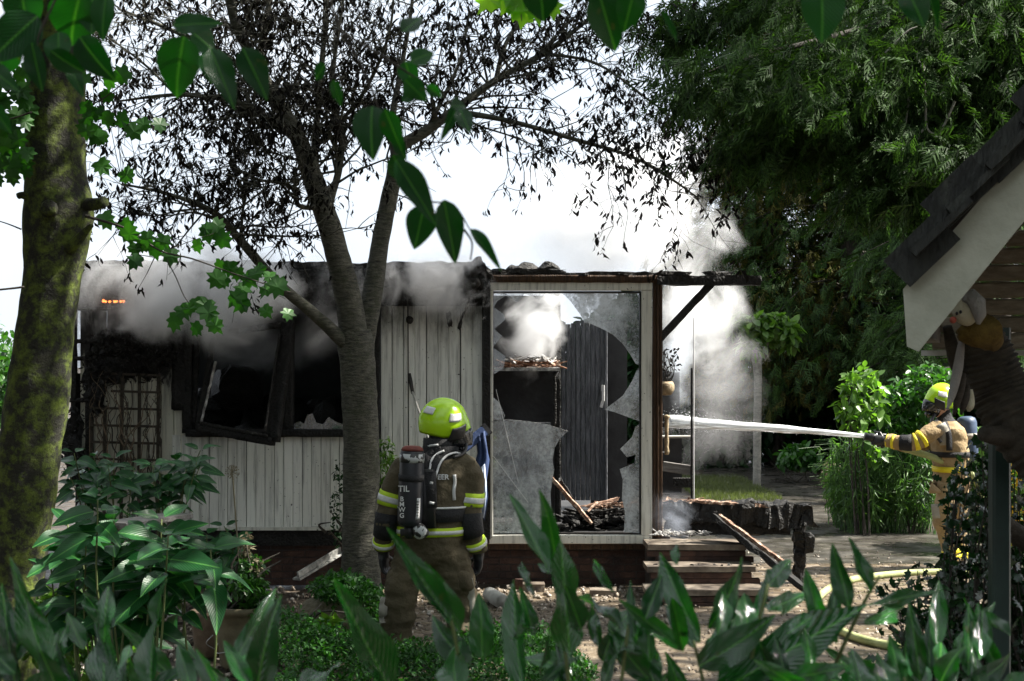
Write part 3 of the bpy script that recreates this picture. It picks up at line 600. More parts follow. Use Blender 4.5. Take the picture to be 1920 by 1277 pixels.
for q in ([(940,549),(985,549),(970,567)], [(975,549),(1025,549),(1010,564),(1000,556)], [(1000,549),(1050,549),(1048,556),(1030,552)], [(925,575),(945,590),(947,600),(925,618)], [(925,615),(941,630),(925,650)], [(925,652),(948,668),(944,690),(930,700),(925,702)]): shard('glass_shard', q, GD, 'glass_clear')
for a, b in (((930,730),(972,905)), ((925,855),(990,942))):
    mb = MB(); mb.tube([P(*a,GD-.012), P(*b,GD-.012)], .0022, 5); mb.build('glass_crack', M['silver'], house)
# inside the bay
wall('partition', 920, 1046, 545, 800, FD+1.1, FD+1.2, 'soot_wall'); 
o = wall('back_wall', 1128, 1205, 590, 1000, FD+1.9, FD+2.0, 'soot_wall')
wall('back_wall', 920, 1060, 560, 1000, FD+1.85, FD+1.95, 'soot_wall')
sh = wall('shelf', 926, 1052, 690, 696, FD+.35, FD+1.1, 'ash')
frame_part('shelf_post', P(1040,697,FD+.4), P(1040,800,FD+.4), .03, .03, 'char_ash', house, 41)
frame_part('panel_edge', P(1046,548,FD+1.0), P(1046,1000,FD+1.0), .06, .05, 'char', house, 42)
wall('panel', 925, 1036, 798, 985, FD+.7, FD+.74, 'char_plank')
door = empty('door', P(1090, 940, FD+1.6), None, None); door.parent = house; door.matrix_parent_inverse = mat_world(house).inverted()
Dd = FD+1.6
nb = 9
for i in range(nb):
    xa = 1052+i*9.1; mb = MB(); mb.bar(P(xa+4.5, 606-2+8*math.sin(i*1.3)*.5, Dd), P(xa+4.5, 938, Dd), 8.4*Dd/FPX, .03+.004*(i % 2), up=(0,1,0), ch=.005)
    o = mb.build('plank', M['char_plank'], door)
mb = MB(); mb.bar(P(1131,722,Dd-.06), P(1131,752,Dd-.06), .03, .02, up=(0,1,0), ch=.004); mb.bar(P(1131,728,Dd-.03), P(1127,728,Dd-.03), .02,.06); mb.bar(P(1130,752,Dd-.05), P(1127,764,Dd-.05), .03,.03); mb.build('handle', M['silver'], door)
fbar((1136,604),(1136,940), .03, 'door_jamb', 'char_plank', Dd)
# porch side on the right of the brown post
wall('porch_panel', 1241, 1301, 700, 812, FD+1.2, FD+1.25, 'soot_wall'); wall('porch_panel', 1241, 1299, 826, 940, FD+.9, FD+.95, 'soot_wall')
fbar((1241,819),(1299,819), .025, 'porch_rail', 'white_post', FD+.8); fbar((1243,874),(1296,882), .1, 'porch_shelf', 'grey_wood', FD+.75, .02); fbar((1262,905),(1298,905), .1, 'porch_shelf', 'char_ash', FD+.8, .02)
fbar((1301,596),(1301,935), .009, 'porch_edge', 'white_ink_glint', FD+.6, .03); fbar((1297,690),(1297,935), .02, 'porch_edge', 'char', FD+.72, .05)
# debris inside
def debris(name, n, x0, x1, yy, D0, D1, lmin, lmax, m, parent=house, thick=.02):
    mb = MB()
    for i in range(n):
        D = random.uniform(D0, D1); c_ = P(random.uniform(x0,x1), yy+random.uniform(-4, 4), D); a = random.uniform(0, 3.14)
        d = Vector((math.cos(a), .6*math.sin(a), random.uniform(-.35,.35)))*random.uniform(lmin, lmax); w = random.uniform(.4,1)*thick
        mb.add(rough_bar(c_-d/2, c_+d/2, w*2, w, 4, .012, 22, i, .3).v, rough_bar(c_-d/2, c_+d/2, w*2, w, 4, 0).f)
    o = mb.build(name, M[m], parent); o['kind'] = 'stuff'; return o
debris('shelf_debris', 70, 940, 1045, 683, FD+.38, FD+.9, .06, .28, 'debris_wood', house, .02)
debris('shelf_debris', 60, 945, 1040, 674, FD+.4, FD+.85, .05, .2, 'ash', house, .014)
debris('floor_debris', 120, 930, 1195, 990, FD+.15, FD+1.4, .08, .4, 'char_ash', house, .03)
debris('floor_debris', 26, 1100, 1195, 948, FD+.3, FD+.8, .08, .35, 'splinter', house, .016)
debris('ash_heap', 150, 1060, 1196, 975, FD+.2, FD+.9, .06, .3, 'char', house, .035)
debris('ash_heap', 90, 1070, 1196, 962, FD+.25, FD+.9, .06, .25, 'char_ash', house, .025)
debris('ash_heap', 90, 930, 1060, 992, FD+.2, FD+.9, .06, .25, 'char', house, .03)
rough_bar(P(1033,895,FD+.3), P(1108,980,FD+.2), .05, .035, 14, .009, 13, 51, .4).build('fallen_batten', M['splinter'], house)
rough_bar(P(1100,950,FD+.35), P(1158,935,FD+.5), .05, .03, 10, .009, 13, 52, .4).build('fallen_batten', M['splinter'], house)
rough_bar(P(1050,900,FD+.34), P(1098,975,FD+.3), .06, .04, 10, .02, 13, 53, .3).build('fallen_batten', M['char'], house)
# flames licking at the eaves
fm, t, o_ = newmat('flame'); e = N(t, 'ShaderNodeEmission', i_Strength=1.2); e.inputs[0].default_value = (1,.2,.04,1); t.links.new(e.outputs[0], o_.inputs[0])
for i in range(7):
    x = 194+i*6.2+random.uniform(-2,2); h = random.uniform(1.5, 6)
    mb = MB(); mb.tube([P(x,566,FD-.4), P(x+random.uniform(-3,3),566-h*.6,FD-.41), P(x+random.uniform(-4,4),566-h,FD-.4)], [.012,.009,.001], 5)
    fl = mb.build('flame', fm); tag(fl, 'small orange flame licking under the smoking eaves', 'flame', 'flames under the eaves')
# ---------------------------------------------------------------- steps
st = empty('brick_steps', (FX(1310), 13.4, 0), 'scorched brick steps with stone treads leading up to the porch', 'steps')
xa, xb = P(1216,0,13.5)[0], P(1402,0,13.5)[0]
for k, (df, zt) in enumerate(((13.62,.46), (13.27,.31), (12.92,.155))):
    mb = MB(); mb.box(xa-.04*k, xb+.03*k, df-.03, (13.65 if k else 14.05)-.0 if k == 0 else (13.62,13.27)[k-1]+.02, zt-.05, zt); rough(mb, .006, 6).build('tread', M['stone'], st)
    nb_ = 6
    for r_ in range(2):
        for i in range(nb_):
            w = (xb-xa)/nb_; x = xa+w*(i+.5)+(w/2 if r_ else 0)
            if x > xb: continue
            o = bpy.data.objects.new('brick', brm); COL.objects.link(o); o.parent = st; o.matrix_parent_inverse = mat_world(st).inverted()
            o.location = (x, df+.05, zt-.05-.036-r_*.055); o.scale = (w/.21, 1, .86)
    mb = MB(); mb.box(xa+.01, xb-.01, df+.05, df+.36, 0, zt-.052); mb.build('riser_core', M['mortar'], st)
debris_o = debris('step_debris', 60, 1225, 1330, 1000, 13.65, 14.0, .03, .14, 'ash', st, .01)
debris('step_debris', 40, 1225, 1390, 1062, 13.3, 13.55, .02, .1, 'char_ash', st, .012)
debris('step_debris', 40, 1225, 1390, 1108, 12.95, 13.2, .02, .09, 'char_ash', st, .012)
debris('step_debris', 40, 1245, 1310, 940, 14.15, 14.4, .05, .22, 'splinter', st, .01)
# burnt beam on a leg, leaning board
bb = empty('burnt_beam', (FX(1400), 14.25, 0), 'thick charred beam with one burnt leg resting beside the steps', 'beam')
rough(rough_bar(P(1244,958,14.25), P(1516,964,14.25), .24, .22, 60, .05, 5, 61, .5), .03, 17).build('rail', M['char'], bb)
rough_bar(P(1310,940,14.2), P(1430,947,14.2), .16, .03, 26, .012, 16, 62, .5).build('unburnt_edge', M['splinter'], bb)
rough(rough_bar(P(1496,960,14.25), P(1500,1092,14.25), .1, .12, 30, .035, 9, 63, .4), .03, 17).build('leg', M['char'], bb)
rough_bar(P(1250,990,14.3), P(1480,985,14.3), .1, .16, 16, .05, 6, 64, .2).build('lower_rail', M['char'], bb)
rough_bar(P(1516,1000,14.22), P(1516,1035,14.22), .1, .1, 8, .03, 9, 67, .2).build('stub', M['char'], bb)
lb = empty('charred_board', P(1510,1112,13.1), 'charred board slanting down off the steps with a raw split edge', 'board')
rough_bar(P(1338,968,13.85), P(1512,1108,13.15), .3, .05, 26, .022, 8, 65, .2, up=(.6,0,1)).build('board', M['char'], lb)
rough_bar(P(1350,968,13.8), P(1478,1062,13.2), .04, .04, 26, .01, 14, 66, .45).build('raw_edge', M['splinter'], lb)
# ---------------------------------------------------------------- things on and against the chalet
tr = empty('garden_trellis', P(232,990,FD-.1), 'dark wooden lattice trellis with dried vines against the charred boards', 'trellis')
for i, x in enumerate((172,197,229,262,297)): 
    mb = MB(); mb.bar(P(x,705 if i > 1 else 760,FD-.08), P(x-2,1000,FD-.08), .03, .018, up=(0,1,0)); rough(mb,.004,9).build('slat', M['dark_wood'], tr)
for i, y in enumerate((701,733,765,797,829,860,892,924)):
    mb = MB(); mb.bar(P(208 if i < 2 else 168,y,FD-.1), P(300,y+3,FD-.1), .022, .018, up=(0,1,0)); rough(mb,.004,9).build('slat', M['dark_wood'], tr)
vn = tag(None or bpy.data.objects.new('dried_vine', None), 'tangle of dried brown vine stems climbing the trellis', 'vine'); COL.objects.link(vn); vn.location = P(235,1000,FD-.13)
for i in range(26):
    x = random.uniform(170, 300); y = random.uniform(880, 930); pts = []
    for k in range(10):
        pts.append(P(x, y, FD-.13-random.uniform(0,.04))); x += random.gauss(0, 9); y -= random.uniform(12, 30)
        x = min(max(x,168),302)
        if y < 690: break
    r0 = random.uniform(.004,.011); mb = MB(); q = spline(pts, 4); mb.tube(q, np.linspace(r0, r0*.35, len(q)), 5); mb.build('stem', M['basket' if i % 2 else 'dark_wood'], vn, True)
for i in range(8):
    x, y = random.uniform(235,262), random.uniform(600, 640); pts = [P(x,y,FD-.1), P(x+random.uniform(-9,9),y-18,FD-.13), P(x+random.uniform(-16,16),y-34,FD-.12)]
    mb = MB(); mb.tube(spline(pts,4), .006, 5); mb.build('stem', M['cord'], vn, True)
# pull cord with a knob, and a pole leaning on the boards
hc = empty('pull_cord', P(765,548,FD-.06), 'thin dark cord with a burnt knob hanging from the eaves', 'cord')
mb = MB(); mb.tube([P(764,548,FD-.06), P(765,600,FD-.06), P(766,850,FD-.05)], .006, 5); mb.build('cord', M['cord'], hc)
mb = MB(); mb.ball(P(768,600,FD-.08), (.035,.03,.04), 10, 7); rough(mb,.012,20).build('knob', M['char'], hc)
bp_ = empty('leaning_pole', P(800,800,FD-.12), 'thin pale pole leaning on the white boards behind the firefighter', 'pole')
mb = MB(); mb.tube([P(771,728,FD-.07), P(806,830,FD-.35)], .011, 7); mb.tube([P(806,830,FD-.35), P(850,1090,FD-.9)], .011, 7); mb.build('shaft', M['white_post'], bp_)
mb = MB(); mb.tube([P(768,700,FD-.06), P(770,716,FD-.07), P(774,738,FD-.085)], [.012,.02,.016], 7); mb.build('grip', M['cord'], bp_)
wp = rough_bar(P(840,586,FD-.03), P(845,612,FD-.035), .05, .02, 6, .02, 20, 3, .4).build('stuck_felt_scrap', M['char_ash']); tag(wp, 'small scorched scrap of felt stuck on the white boards', 'scrap')
# blue bar with hanging cloth by the black post
aw = empty('folded_parasol', P(900,1010,13.6), 'folded navy blue parasol with pale stripes hanging by the black corner post', 'parasol')
mb = MB(); mb.bar(P(858,848,13.5), P(911,806,13.6), .1, .07, up=(0,1,0), ch=.01); mb.build('bar', M['navy'], aw)
mb = MB(); mb.bar(P(909,808,13.6), P(915,803,13.61), .115, .08, up=(0,1,0), ch=.012); mb.build('end_cap', M['black_rubber'], aw)
def drape(pts, D, m, amp=.03, nm='cloth'):
    L, R_ = pts; mb = MB(); n = len(L); vs = []
    for (xl, yl), (xr, yr) in zip(L, R_):
        for k in range(9):
            f = k/8; vs.append(P(xl+(xr-xl)*f, yl+(yr-yl)*f, D-amp*math.sin(f*12+yl*.02)))
    mb.add(vs, [(j*9+i, j*9+i+1, (j+1)*9+i+1, (j+1)*9+i) for j in range(n-1) for i in range(8)])
    o = mb.build(nm, M[m], aw, True); md = o.modifiers.new('s', 'SOLIDIFY'); md.thickness = .006; return o
drape(([(893,820),(896,850),(888,880),(890,920),(902,950),(903,970)],[(908,808),(914,850),(917,862),(912,900),(915,930),(909,975)]), 13.55, 'navy')
drape(([(889,886),(890,905),(892,920)],[(896,880),(897,905),(896,925)]), 13.5, 'pale_blue', .02, 'stripe')
drape(([(903,876),(905,905),(906,930),(902,968)],[(908,870),(911,905),(912,930),(908,972)]), 13.49, 'pale_blue', .02, 'stripe')
# hanging pot and wooden chime in the porch
hp = empty('hanging_pot', P(1248,640,FD+.2), 'small round pot with a scorched trailing plant hanging in the porch', 'pot')
mb = MB(); mb.lathe([(.01,-.075),(.055,-.07),(.085,-.02),(.085,.03),(.068,.06),(.055,.06),(.05,.02)], 16, P(1248,727,FD+.2)); mb.build('pot', M['chime_wood'], hp, True)
for i in range(12):
    x, y = 1248+random.uniform(-4,8), 715; pts = [P(x,y,FD+.2)]
    for k in range(5): x += random.gauss(1.5,5); y -= random.uniform(6,14); pts.append(P(x,y,FD+.2+random.uniform(-.06,.06)))
    q = spline(pts,3); mb = MB(); mb.tube(q, np.linspace(.005,.003,len(q)), 4); mb.build('stem', M['cord'], hp)
n = 46; p = np.array([P(random.uniform(1240,1272), random.uniform(655,692), FD+.2+random.uniform(-.08,.08)) for _ in range(n)])
bulk('leaf_cluster', *LEAF_S, frames(rdir(n), rdir(n), .05), p, M['wither'], hp)['kind'] = 'stuff'
mb = MB(); mb.tube([P(1242,640,FD+.2), P(1245,690,FD+.2), P(1247,716,FD+.2)], .003, 4); mb.build('cord', M['cord'], hp)
ch = empty('wooden_chime', P(1248,780,FD+.1), 'pale turned wooden bell pull hanging on the brown porch post', 'bell pull')
mb = MB(); mb.lathe([(.004,.19),(.03,.185),(.033,.17),(.018,.15),(.022,.1),(.017,0),(.023,-.06),(.019,-.12),(.026,-.16),(.02,-.19),(.003,-.192)], 12, P(1250,815,FD+.1)); mb.build('body', M['chime_wood'], ch, True)
mb = MB(); mb.tube([P(1240,792,FD+.05), P(1249,792,FD+.1)], .006, 5); mb.tube([P(1240,848,FD+.05), P(1249,848,FD+.1)], .006, 5); mb.build('bracket', M['cord'], ch)
# loose things on the ground in front
gt = empty('gutter_piece', P(560,1085,13.4), 'pale broken length of gutter leaning against the brick plinth', 'gutter')
mb = MB(); mb.bar(P(556,1086,13.3), P(640,1036,13.95), .09, .02, up=(0,0,1), ch=.004); rough(mb,.006,12).build('channel', M['gutter'], gt)
mb = MB(); mb.bar(P(559,1078,13.27), P(638,1030,13.93), .02, .05); rough(mb,.005,12).build('lip', M['gutter'], gt)
pp = empty('pipe_stub', P(935,1110,13.0), 'short white plastic pipe stub lying on the paving by the plinth', 'pipe')
mb = MB(); a, b = P(918,1110,13.1), P(942,1112,12.7); a.z = b.z = .085
mb.tube([a, b, b, a], [.065,.065,.058,.058], 16, cap=False); mb.build('pipe', M['white_post'], pp, True)
for i, (x, y, w, h, m_) in enumerate(((1000,1112,.1,.05,'stone'),(975,1108,.06,.06,'brick'),(1130,1120,.12,.04,'stone'),(880,1108,.07,.05,'char'))):
    D = GY(y); c_ = P(x,y,D); mb = MB(); mb.box(c_.x-w, c_.x+w, D-w*.6, D+w*.6, .015, .015+h*1.6); o = rough(mb,.02,14,i).build('fallen_stone', M[m_])
    tag(o, ('flat pale stone lying on the paving beyond the pipe stub','small broken red brick beside the pipe stub','flat pale stone on the paving under the glass bay','black burnt lump on the ground behind the firefighter')[i], 'stone')
pk = empty('garden_bench', P(300,1000,11.6), 'weathered grey wooden bench board showing among hydrangea leaves', 'bench')
mb = MB(); mb.bar(P(212,985,11.2), P(338,966,11.9), .26, .04, up=(0,0,1), ch=.005); mb.build('seat', M['grey_wood'], pk)
for x, y, D in ((230,985,11.35),(322,970,11.8)):
    a = P(x,y,D); mb = MB(); mb.bar((a.x,a.y,0), (a.x,a.y,a.z-.02), .06, .06); mb.build('leg', M['grey_wood'], pk)
# ---------------------------------------------------------------- trees
def limb(pts, D, m, parent, name='limb', n=10, wob=.08, fr=5, sub=5):
    """pts: (px, py, radius px[, depth offset]); returns the world spine and radii"""
    q = spline([(p[0], p[1], p[2], p[3] if len(p) > 3 else 0) for p in pts], sub)
    W = [P(a, b, D+d) for a, b, r, d in q]; Rr = [max(r, .6)*D/FPX for a, b, r, d in q]
    mb = MB(); mb.tube(W, Rr, n, wob=wob, fr=fr); mb.build(name, m, parent, True)
    return W, Rr
# --- mossy trunk at the left edge
mt = empty('mossy_tree', (-2.95, 8.9, 0), 'thick mossy tree trunk with sawn stubs and lobed leaves', 'tree')
limb([(-10,1400,66,0),(5,1277,59,0),(20,1136,57,0),(32,1024,57,0),(49,912,57,0),(55,851,57,0),(71,738,58,0),(84,625,53,0),(98,520,53,0),(106,440,61,0),(110,390,65,0),(106,330,57,0),(104,220,54,0),(108,100,52,0),(115,-40,50,0),(120,-300,44,0),(110,-700,34,0)], 8.9, M['moss_bark'], mt, 'trunk', 28, .05, 9, 8)
for a in ([(150,385,14,-.05),(185,382,11,-.15),(197,378,10,-.18)], [(62,372,10,-.1),(42,366,7,-.15),(34,368,6,-.15)], [(95,395,16,-.14),(92,390,15,-.24),(90,388,12,-.27)], [(128,470,12,-.12),(166,428,6,-.18),(172,424,4,-.2)]): limb(a, 8.9, M['moss_bark'], mt, 'stub', 10, .15, 20, 3)
LOB = []
def lobed_mesh(seed):
    rr = random.Random(seed); prof = [(0,0),(.2,-.06),(.42,.05),(.36,.22),(.55,.42),(.34,.5),(.36,.72),(.16,.7),(0,1.0)]
    v = [(x*rr.uniform(.85,1.1), y+rr.uniform(-.03,.03), .12*x*x-.15*y*y+rr.uniform(-.04,.04)) for x, y in prof]; L = [(-x, y, z+rr.uniform(-.04,.04)) for x, y, z in v[1:-1]]
    pts = v+L[::-1]; pts.append((0,.42,.03)); c = len(pts)-1; f = [(i, (i+1) % c, c) for i in range(c)]
    me = bpy.data.meshes.new('leaf'); me.from_pydata(pts, [], f); me.materials.append(M['lobed']); return me
LOB = [lobed_mesh(i) for i in range(4)]
def place(me, pos, tip, up, size, parent, wid=1.0, name='leaf'):
    y = Vector(tip).normalized(); x = y.cross(Vector(up)); x = x.normalized() if x.length > 1e-4 else y.orthogonal().normalized(); z = x.cross(y)
    o = bpy.data.objects.new(name, me); COL.objects.link(o)
    m = Matrix((x*size*wid, y*size, z*size)).transposed().to_4x4(); m.translation = pos
    o.parent = parent; o.matrix_parent_inverse = mat_world(parent).inverted(); o.matrix_basis = m; return o
def rv(s=1.0): return Vector((random.gauss(0,s), random.gauss(0,s), random.gauss(0,s)))
br = [[(160,405,3),(240,430,2.2),(300,470,1.9),(360,485,1.6),(430,510,1.3),(520,540,.9),(545,548,.7)], [(312,486,1.2),(330,520,1.1),(345,555,1),(362,578,.8)], [(320,467,.9),(350,455,.8),(400,438,.6)], [(150,200,2.2),(185,190,1.6),(240,150,1)], [(60,210,2),(30,220,1.5),(-10,230,1)], [(60,320,1.6),(20,325,1.2),(-20,310,1)], [(40,430,1.6),(15,420,1.2),(-10,412,1)], [(45,538,2.2),(20,541,2),(-20,545,2)], [(430,510,.8),(470,530,.6),(535,560,.5)]]
for b in br: limb(b, 8.6, M['dark_bark'], mt, 'twig', 5, .1, 20, 4)
lv = [(200,415),(245,440),(240,428),(290,470),(275,448),(305,455),(252,468),(320,482),(252,492),(265,462),(410,425),(390,440),(418,450),(370,462),(385,430),(405,525),(445,515),(430,505),(418,530),(470,525),(505,520),(520,540),(540,590),(500,585),(450,570),(440,560),(355,580),(370,572),(392,588),(328,605),(367,618),(405,612),(525,535),(480,515),(455,545),(498,545),(485,508),(410,500),(345,585),(385,575)]
lv += [(random.uniform(-10,55), random.uniform(110,340)) for _ in range(46)]+[(random.uniform(160,215), random.uniform(90,330)) for _ in range(14)]
lv += [(226,225),(238,330),(300,235),(226,142),(205,152),(252,248),(270,235)]
for x, y in lv:
    s = random.uniform(.085,.135); tip = Vector((random.uniform(-1,1), random.uniform(-.5,.4), -random.uniform(.5,1.3))).normalized()
    pos = P(x,y,8.6+random.uniform(-.12,.12))-tip*s*.45
    place(random.choice(LOB), pos, tip, Vector((random.uniform(-.6,.6),-1,random.uniform(-.2,.9))), s, mt)
# unseen crown of the mossy tree, widened to shade trunk and firefighter
def leaf_cloud(name, centers, radii, n, size, m, parent, tmpl=LEAF_T, flat=.35, droop=-.4, hollow=.35):
    k = len(centers); C = np.array(centers); Rr = np.array(radii); w = np.prod(Rr, axis=1)**.67; w /= w.sum()
    i = RNG.choice(k, n, p=w); d = rdir(n)*(RNG.uniform(hollow**3,1,n)**(1/3))[:,None]; p = C[i]+d*Rr[i]
    tip = rdir(n); tip[:,2] += droop; up = rdir(n)*(1-flat); up[:,2] += .6+flat
    return bulk(name, *tmpl, frames(tip, up, RNG.uniform(.65,1.25,n)*size), p, m, parent)
leaf_cloud('crown', [(-3.2,8.6,6.6),(-4.4,8.2,6.2),(-2.4,9.4,6.9),(-3.4,8.9,8.2),(-.9,9.2,7.0),(.5,8.9,7.6),(-1.6,8.0,6.6),(-.2,10.2,7.6)], [(1.5,1.5,1.0),(1.4,1.4,1),(1.3,1.3,.8),(1.8,1.8,1.2),(1.3,1.2,.7),(1.2,1.1,.7),(1.2,1.0,.8),(1.2,1.0,.7)], 6600, .16, M['shrub_mid'], mt)
leaf_cloud('crown', [(2.6,9.1,7.4),(1.9,9.1,5.9),(3.0,9.0,8.6)], [(.8,.8,.9),(.7,.7,.7),(.8,.8,.6)], 300, .18, M['shrub_mid'], mt, hollow=.05)  # sparse unseen leaf clusters added to dapple the sun on the trunk
leaf_cloud('crown', [(-4.6,6.6,5.6),(-5.6,9.0,5.5),(-3.6,5.4,5.4),(-2.4,6.8,6.2)], [(1.6,1.4,.8),(1.3,1.5,1),(1.3,1.2,.7),(1.3,1.0,.7)], 4200, .2, M['shrub_dark'], mt)  # dense unseen clusters added to block overhead sky light from the trunk
for e in ((-4.6,6.6,5.6),(-3.6,5.4,5.4),(2.6,9.1,7.4),(-.9,9.2,7.0),(.5,8.9,7.6),(-4.4,8.2,6.2),(-1.6,8.0,6.6)):
    mb = MB(); mb.tube(spline([(-2.7,8.9,5.2), tuple((Vector((-2.7,8.9,5.4))+Vector(e))/2+Vector((0,0,.4))), e],5), np.linspace(.09,.02,11), 7, wob=.1); mb.build('limb', M['moss_bark'], mt, True)
# --- cherry tree with withered leaves
chy = empty('cherry_tree', P(676,1160,12.6), 'forked cherry tree with withered black leaves in front of the chalet', 'tree'); chy.location.z = 0
CD = 12.6
limb([(680,1190,48),(678,1120,39),(675,1000,34),(678,850,33.5),(673,730,33),(668,660,34),(664,620,32)], CD, M['cherry_bark'], chy, 'trunk', 28, .08, 11, 8)
SP = []
mains = [
 [(668,660,33,0),(655,570,29,-.05),(632,475,26,-.1),(608,395,24,-.12),(585,330,22,-.15),(560,262,18,-.2),(520,190,15,-.3),(480,120,12,-.4),(440,40,10,-.5),(420,-60,7,-.6),(400,-160,3,-.7)],
 [(676,655,27,.05),(698,550,23,.1),(713,455,20,.15),(727,385,19,.2),(742,312,17,.25),(752,275,14,.3),(800,245,12,.35),(850,208,10,.4),(930,150,8,.5),(1020,100,6.5,.5),(1080,55,5,.5),(1150,0,3,.5)],
 [(655,650,17,-.05),(590,590,13,-.2),(520,530,11,-.3),(450,450,9,-.4),(400,398,7,-.5),(320,365,4,-.5),(230,345,2,-.6)],
 [(612,400,9,-.1),(635,320,8,.05),(640,250,7,.1),(622,180,6,.1),(630,90,4,.2),(650,-40,2.5,.3)],
 [(600,372,9,0),(590,290,8,.2),(598,190,7,.3),(606,90,6,.4),(620,-60,4,.5)],
 [(560,262,9,-.2),(505,225,8,-.5),(440,190,6,-.7),(330,178,4,-.9),(220,190,2,-1)],
 [(742,312,9,.3),(735,230,8,.6),(752,130,6,.8),(772,10,4,.9),(780,-100,2,1)],
 [(850,208,7,.4),(960,228,5.5,.1),(1080,262,4.5,-.1),(1180,292,3.5,-.2),(1250,330,3,-.3),(1310,372,1.5,-.3)],
 [(930,150,6,.5),(945,90,5,.6),(975,30,4,.7),(1000,-60,2,.8)],
 [(520,190,9,-.3),(430,110,7,.1),(330,60,5,.2),(230,20,3,.3)],
 [(480,120,8,-.3),(500,40,6,-.2),(520,-80,4,0)],
 [(598,390,6,-.2),(560,385,5,-.4),(545,350,4,-.5),(480,335,2.5,-.6),(430,310,1.5,-.6)],
 [(1020,100,4,.5),(1120,120,3,.2),(1220,190,2.2,0),(1300,250,1.5,0)],
 [(630,240,5,.1),(690,160,4,0),(730,60,3,-.2),(740,-40,2,-.3)],
 [(800,245,5,.35),(860,120,4,.9),(880,20,3,1.1)],
 [(450,450,4,-.4),(455,400,3,-.3),(460,320,2,-.2),(455,240,1.2,-.2)],
 [(330,178,3,-.9),(270,120,2.4,-.8),(190,60,1.6,-.8)],
]
for i, b in enumerate(mains):
    b = [(q_[0],q_[1],q_[2]*.86,q_[3]) for q_ in b]; W, Rr = limb(b, CD, M['cherry_bark'], chy, 'limb', 14 if i < 3 else 8, .1, 9, 6); SP.append((W, Rr))
tw = MB(); leaves = []
def visible_px(p): return 960+p.x/p.y*FPX, YH+(HC-p.z)/p.y*FPX
def grow(p, d, L, r, lvl):
    seg = 4; pts = [p.copy()]; rad = [r]
    for k in range(seg):
        d = (d + rv(.22) + Vector((0,0,.05 if lvl == 1 else -.10))).normalized(); p = p+d*L/seg; pts.append(p.copy()); rad.append(r*(1-.8*(k+1)/seg))
    tw.tube(pts, [max(x,.0018) for x in rad], 4, cap=False)
    if lvl == 1:
        for k in range(1, seg+1):
            for _ in range(random.choice((1,1,2))): grow(pts[k], (d+rv(.7)).normalized(), L*random.uniform(.3,.6), r*.5, 2)
    if lvl >= 2 or L < .5:
        for k in range(1, seg+1):
            if random.random() < .36:
                for _ in range(random.choice((2,3,4,5))): leaves.append(pts[k]+rv(.02))
for i, (W, Rr) in enumerate(SP):
    n = len(W); start = int(n*(.55 if i < 2 else .42 if i == 2 else .15))
    for k in range(start, n):
        px, py = visible_px(W[k])
        if not (120 < px < 1380 and -260 < py < 460): continue
        for _ in range(2 if i in (7,12) else random.choice((1,2,2))):
            t = (W[min(k+1,n-1)]-W[max(k-1,0)]).normalized(); d = (t*.5+rv(.8)+Vector((0,0,.12))).normalized()
            grow(W[k], d, random.uniform(.45,1.05)*(.7 if i in (7,12) else 1), max(.004, min(Rr[k]*.4,.012)), 1)
tw.build('twigs', M['cherry_bark'], chy)['kind'] = 'stuff'
Lp = np.array(leaves); 
pxx = 960+Lp[:,0]/Lp[:,1]*FPX; pyy = YH+(HC-Lp[:,2])/Lp[:,1]*FPX
Lp = Lp[(pyy < 700)]
n = len(Lp); tip = rdir(n)*.7; tip[:,2] -= .9
bulk('withered_leaves', *WITHER, frames(tip, rdir(n), RNG.uniform(.045,.095,n)), Lp, M['wither'], chy)['kind'] = 'stuff'
print('cherry leaves', n, 'twig faces', len(tw.f))
# --- conifers on the right
def conifer(name, label, base, h, rad, n, size, m, seed, zlow=.12, group='conifers behind the garden', bark='dark_bark'):
    t = empty(name, base, label, 'tree', group); bx, by, _ = base
    mb = MB(); q = [Vector((bx+.1*math.sin(z*.6+seed), by+.1*math.cos(z*.5), z)) for z in np.linspace(-.1,h*.97,12)]
    mb.tube(q, np.linspace(h*.022,.02,12), 10, wob=.15); mb.build('trunk', M[bark], t, True)
    lm = MB(); pp=[]; dd=[]
    nb = int(n/46)
    for i in range(nb):
        f = zlow+(1-zlow)*random.random()**1.05; z = h*f; a = random.uniform(0, 6.283); Rm = rad*(1-f)**.62*random.uniform(.6,1.08)+.15
        d = Vector((math.cos(a), math.sin(a), 0)); p0 = Vector((bx,by,z)); pts = [p0+d*Rm*s_+Vector((0,0,.16*Rm*math.sin(s_*2.2)-.32*Rm*s_*s_)) for s_ in (0,.3,.6,.85,1)]
        lm.tube(pts, [.035*(1-f)+.012,.02,.012,.008,.004], 4, cap=False)
        for _ in range(46):
            s_ = random.uniform(.3,1.02)**.7; k = min(int(s_*4), 3); q0 = pts[k].lerp(pts[k+1], min(1, s_*4-k)) if s_ < 1 else pts[4]
            lat = rv(.16*Rm**.5+.05); lat.z *= .7; pp.append(q0+lat); e = d*.7+rv(.6); e.z -= .75; dd.append(e)
    lm.build('branches', M['dark_bark'], t)['kind'] = 'stuff'
    pp = np.array(pp); dd = np.array(dd); k = len(pp); up = rdir(k)*.7; up[:,2] += .6; half = RNG.random(k) < .5
    for j, (sel, nm) in enumerate(((half,'crown'), (~half,'crown'))):
        bulk(nm, *SPRAY[j], frames(dd[sel], up[sel], RNG.uniform(.6,1.35,sel.sum())*size), pp[sel], M[m], t)
    return t
def CB(px, D): return ((px-960)/FPX*D, D, 0)
conifer('conifer_tree', 'dark green feathery conifer rising right behind the thin young shrub', CB(1600,29.5), 14, 3.6, 12500, .36, 'thuja', 1, .14)
conifer('conifer_tree', 'dark green conifer towering behind the slate roofed porch', CB(1880,26), 12.5, 3.2, 9500, .33, 'thuja', 2, .14)
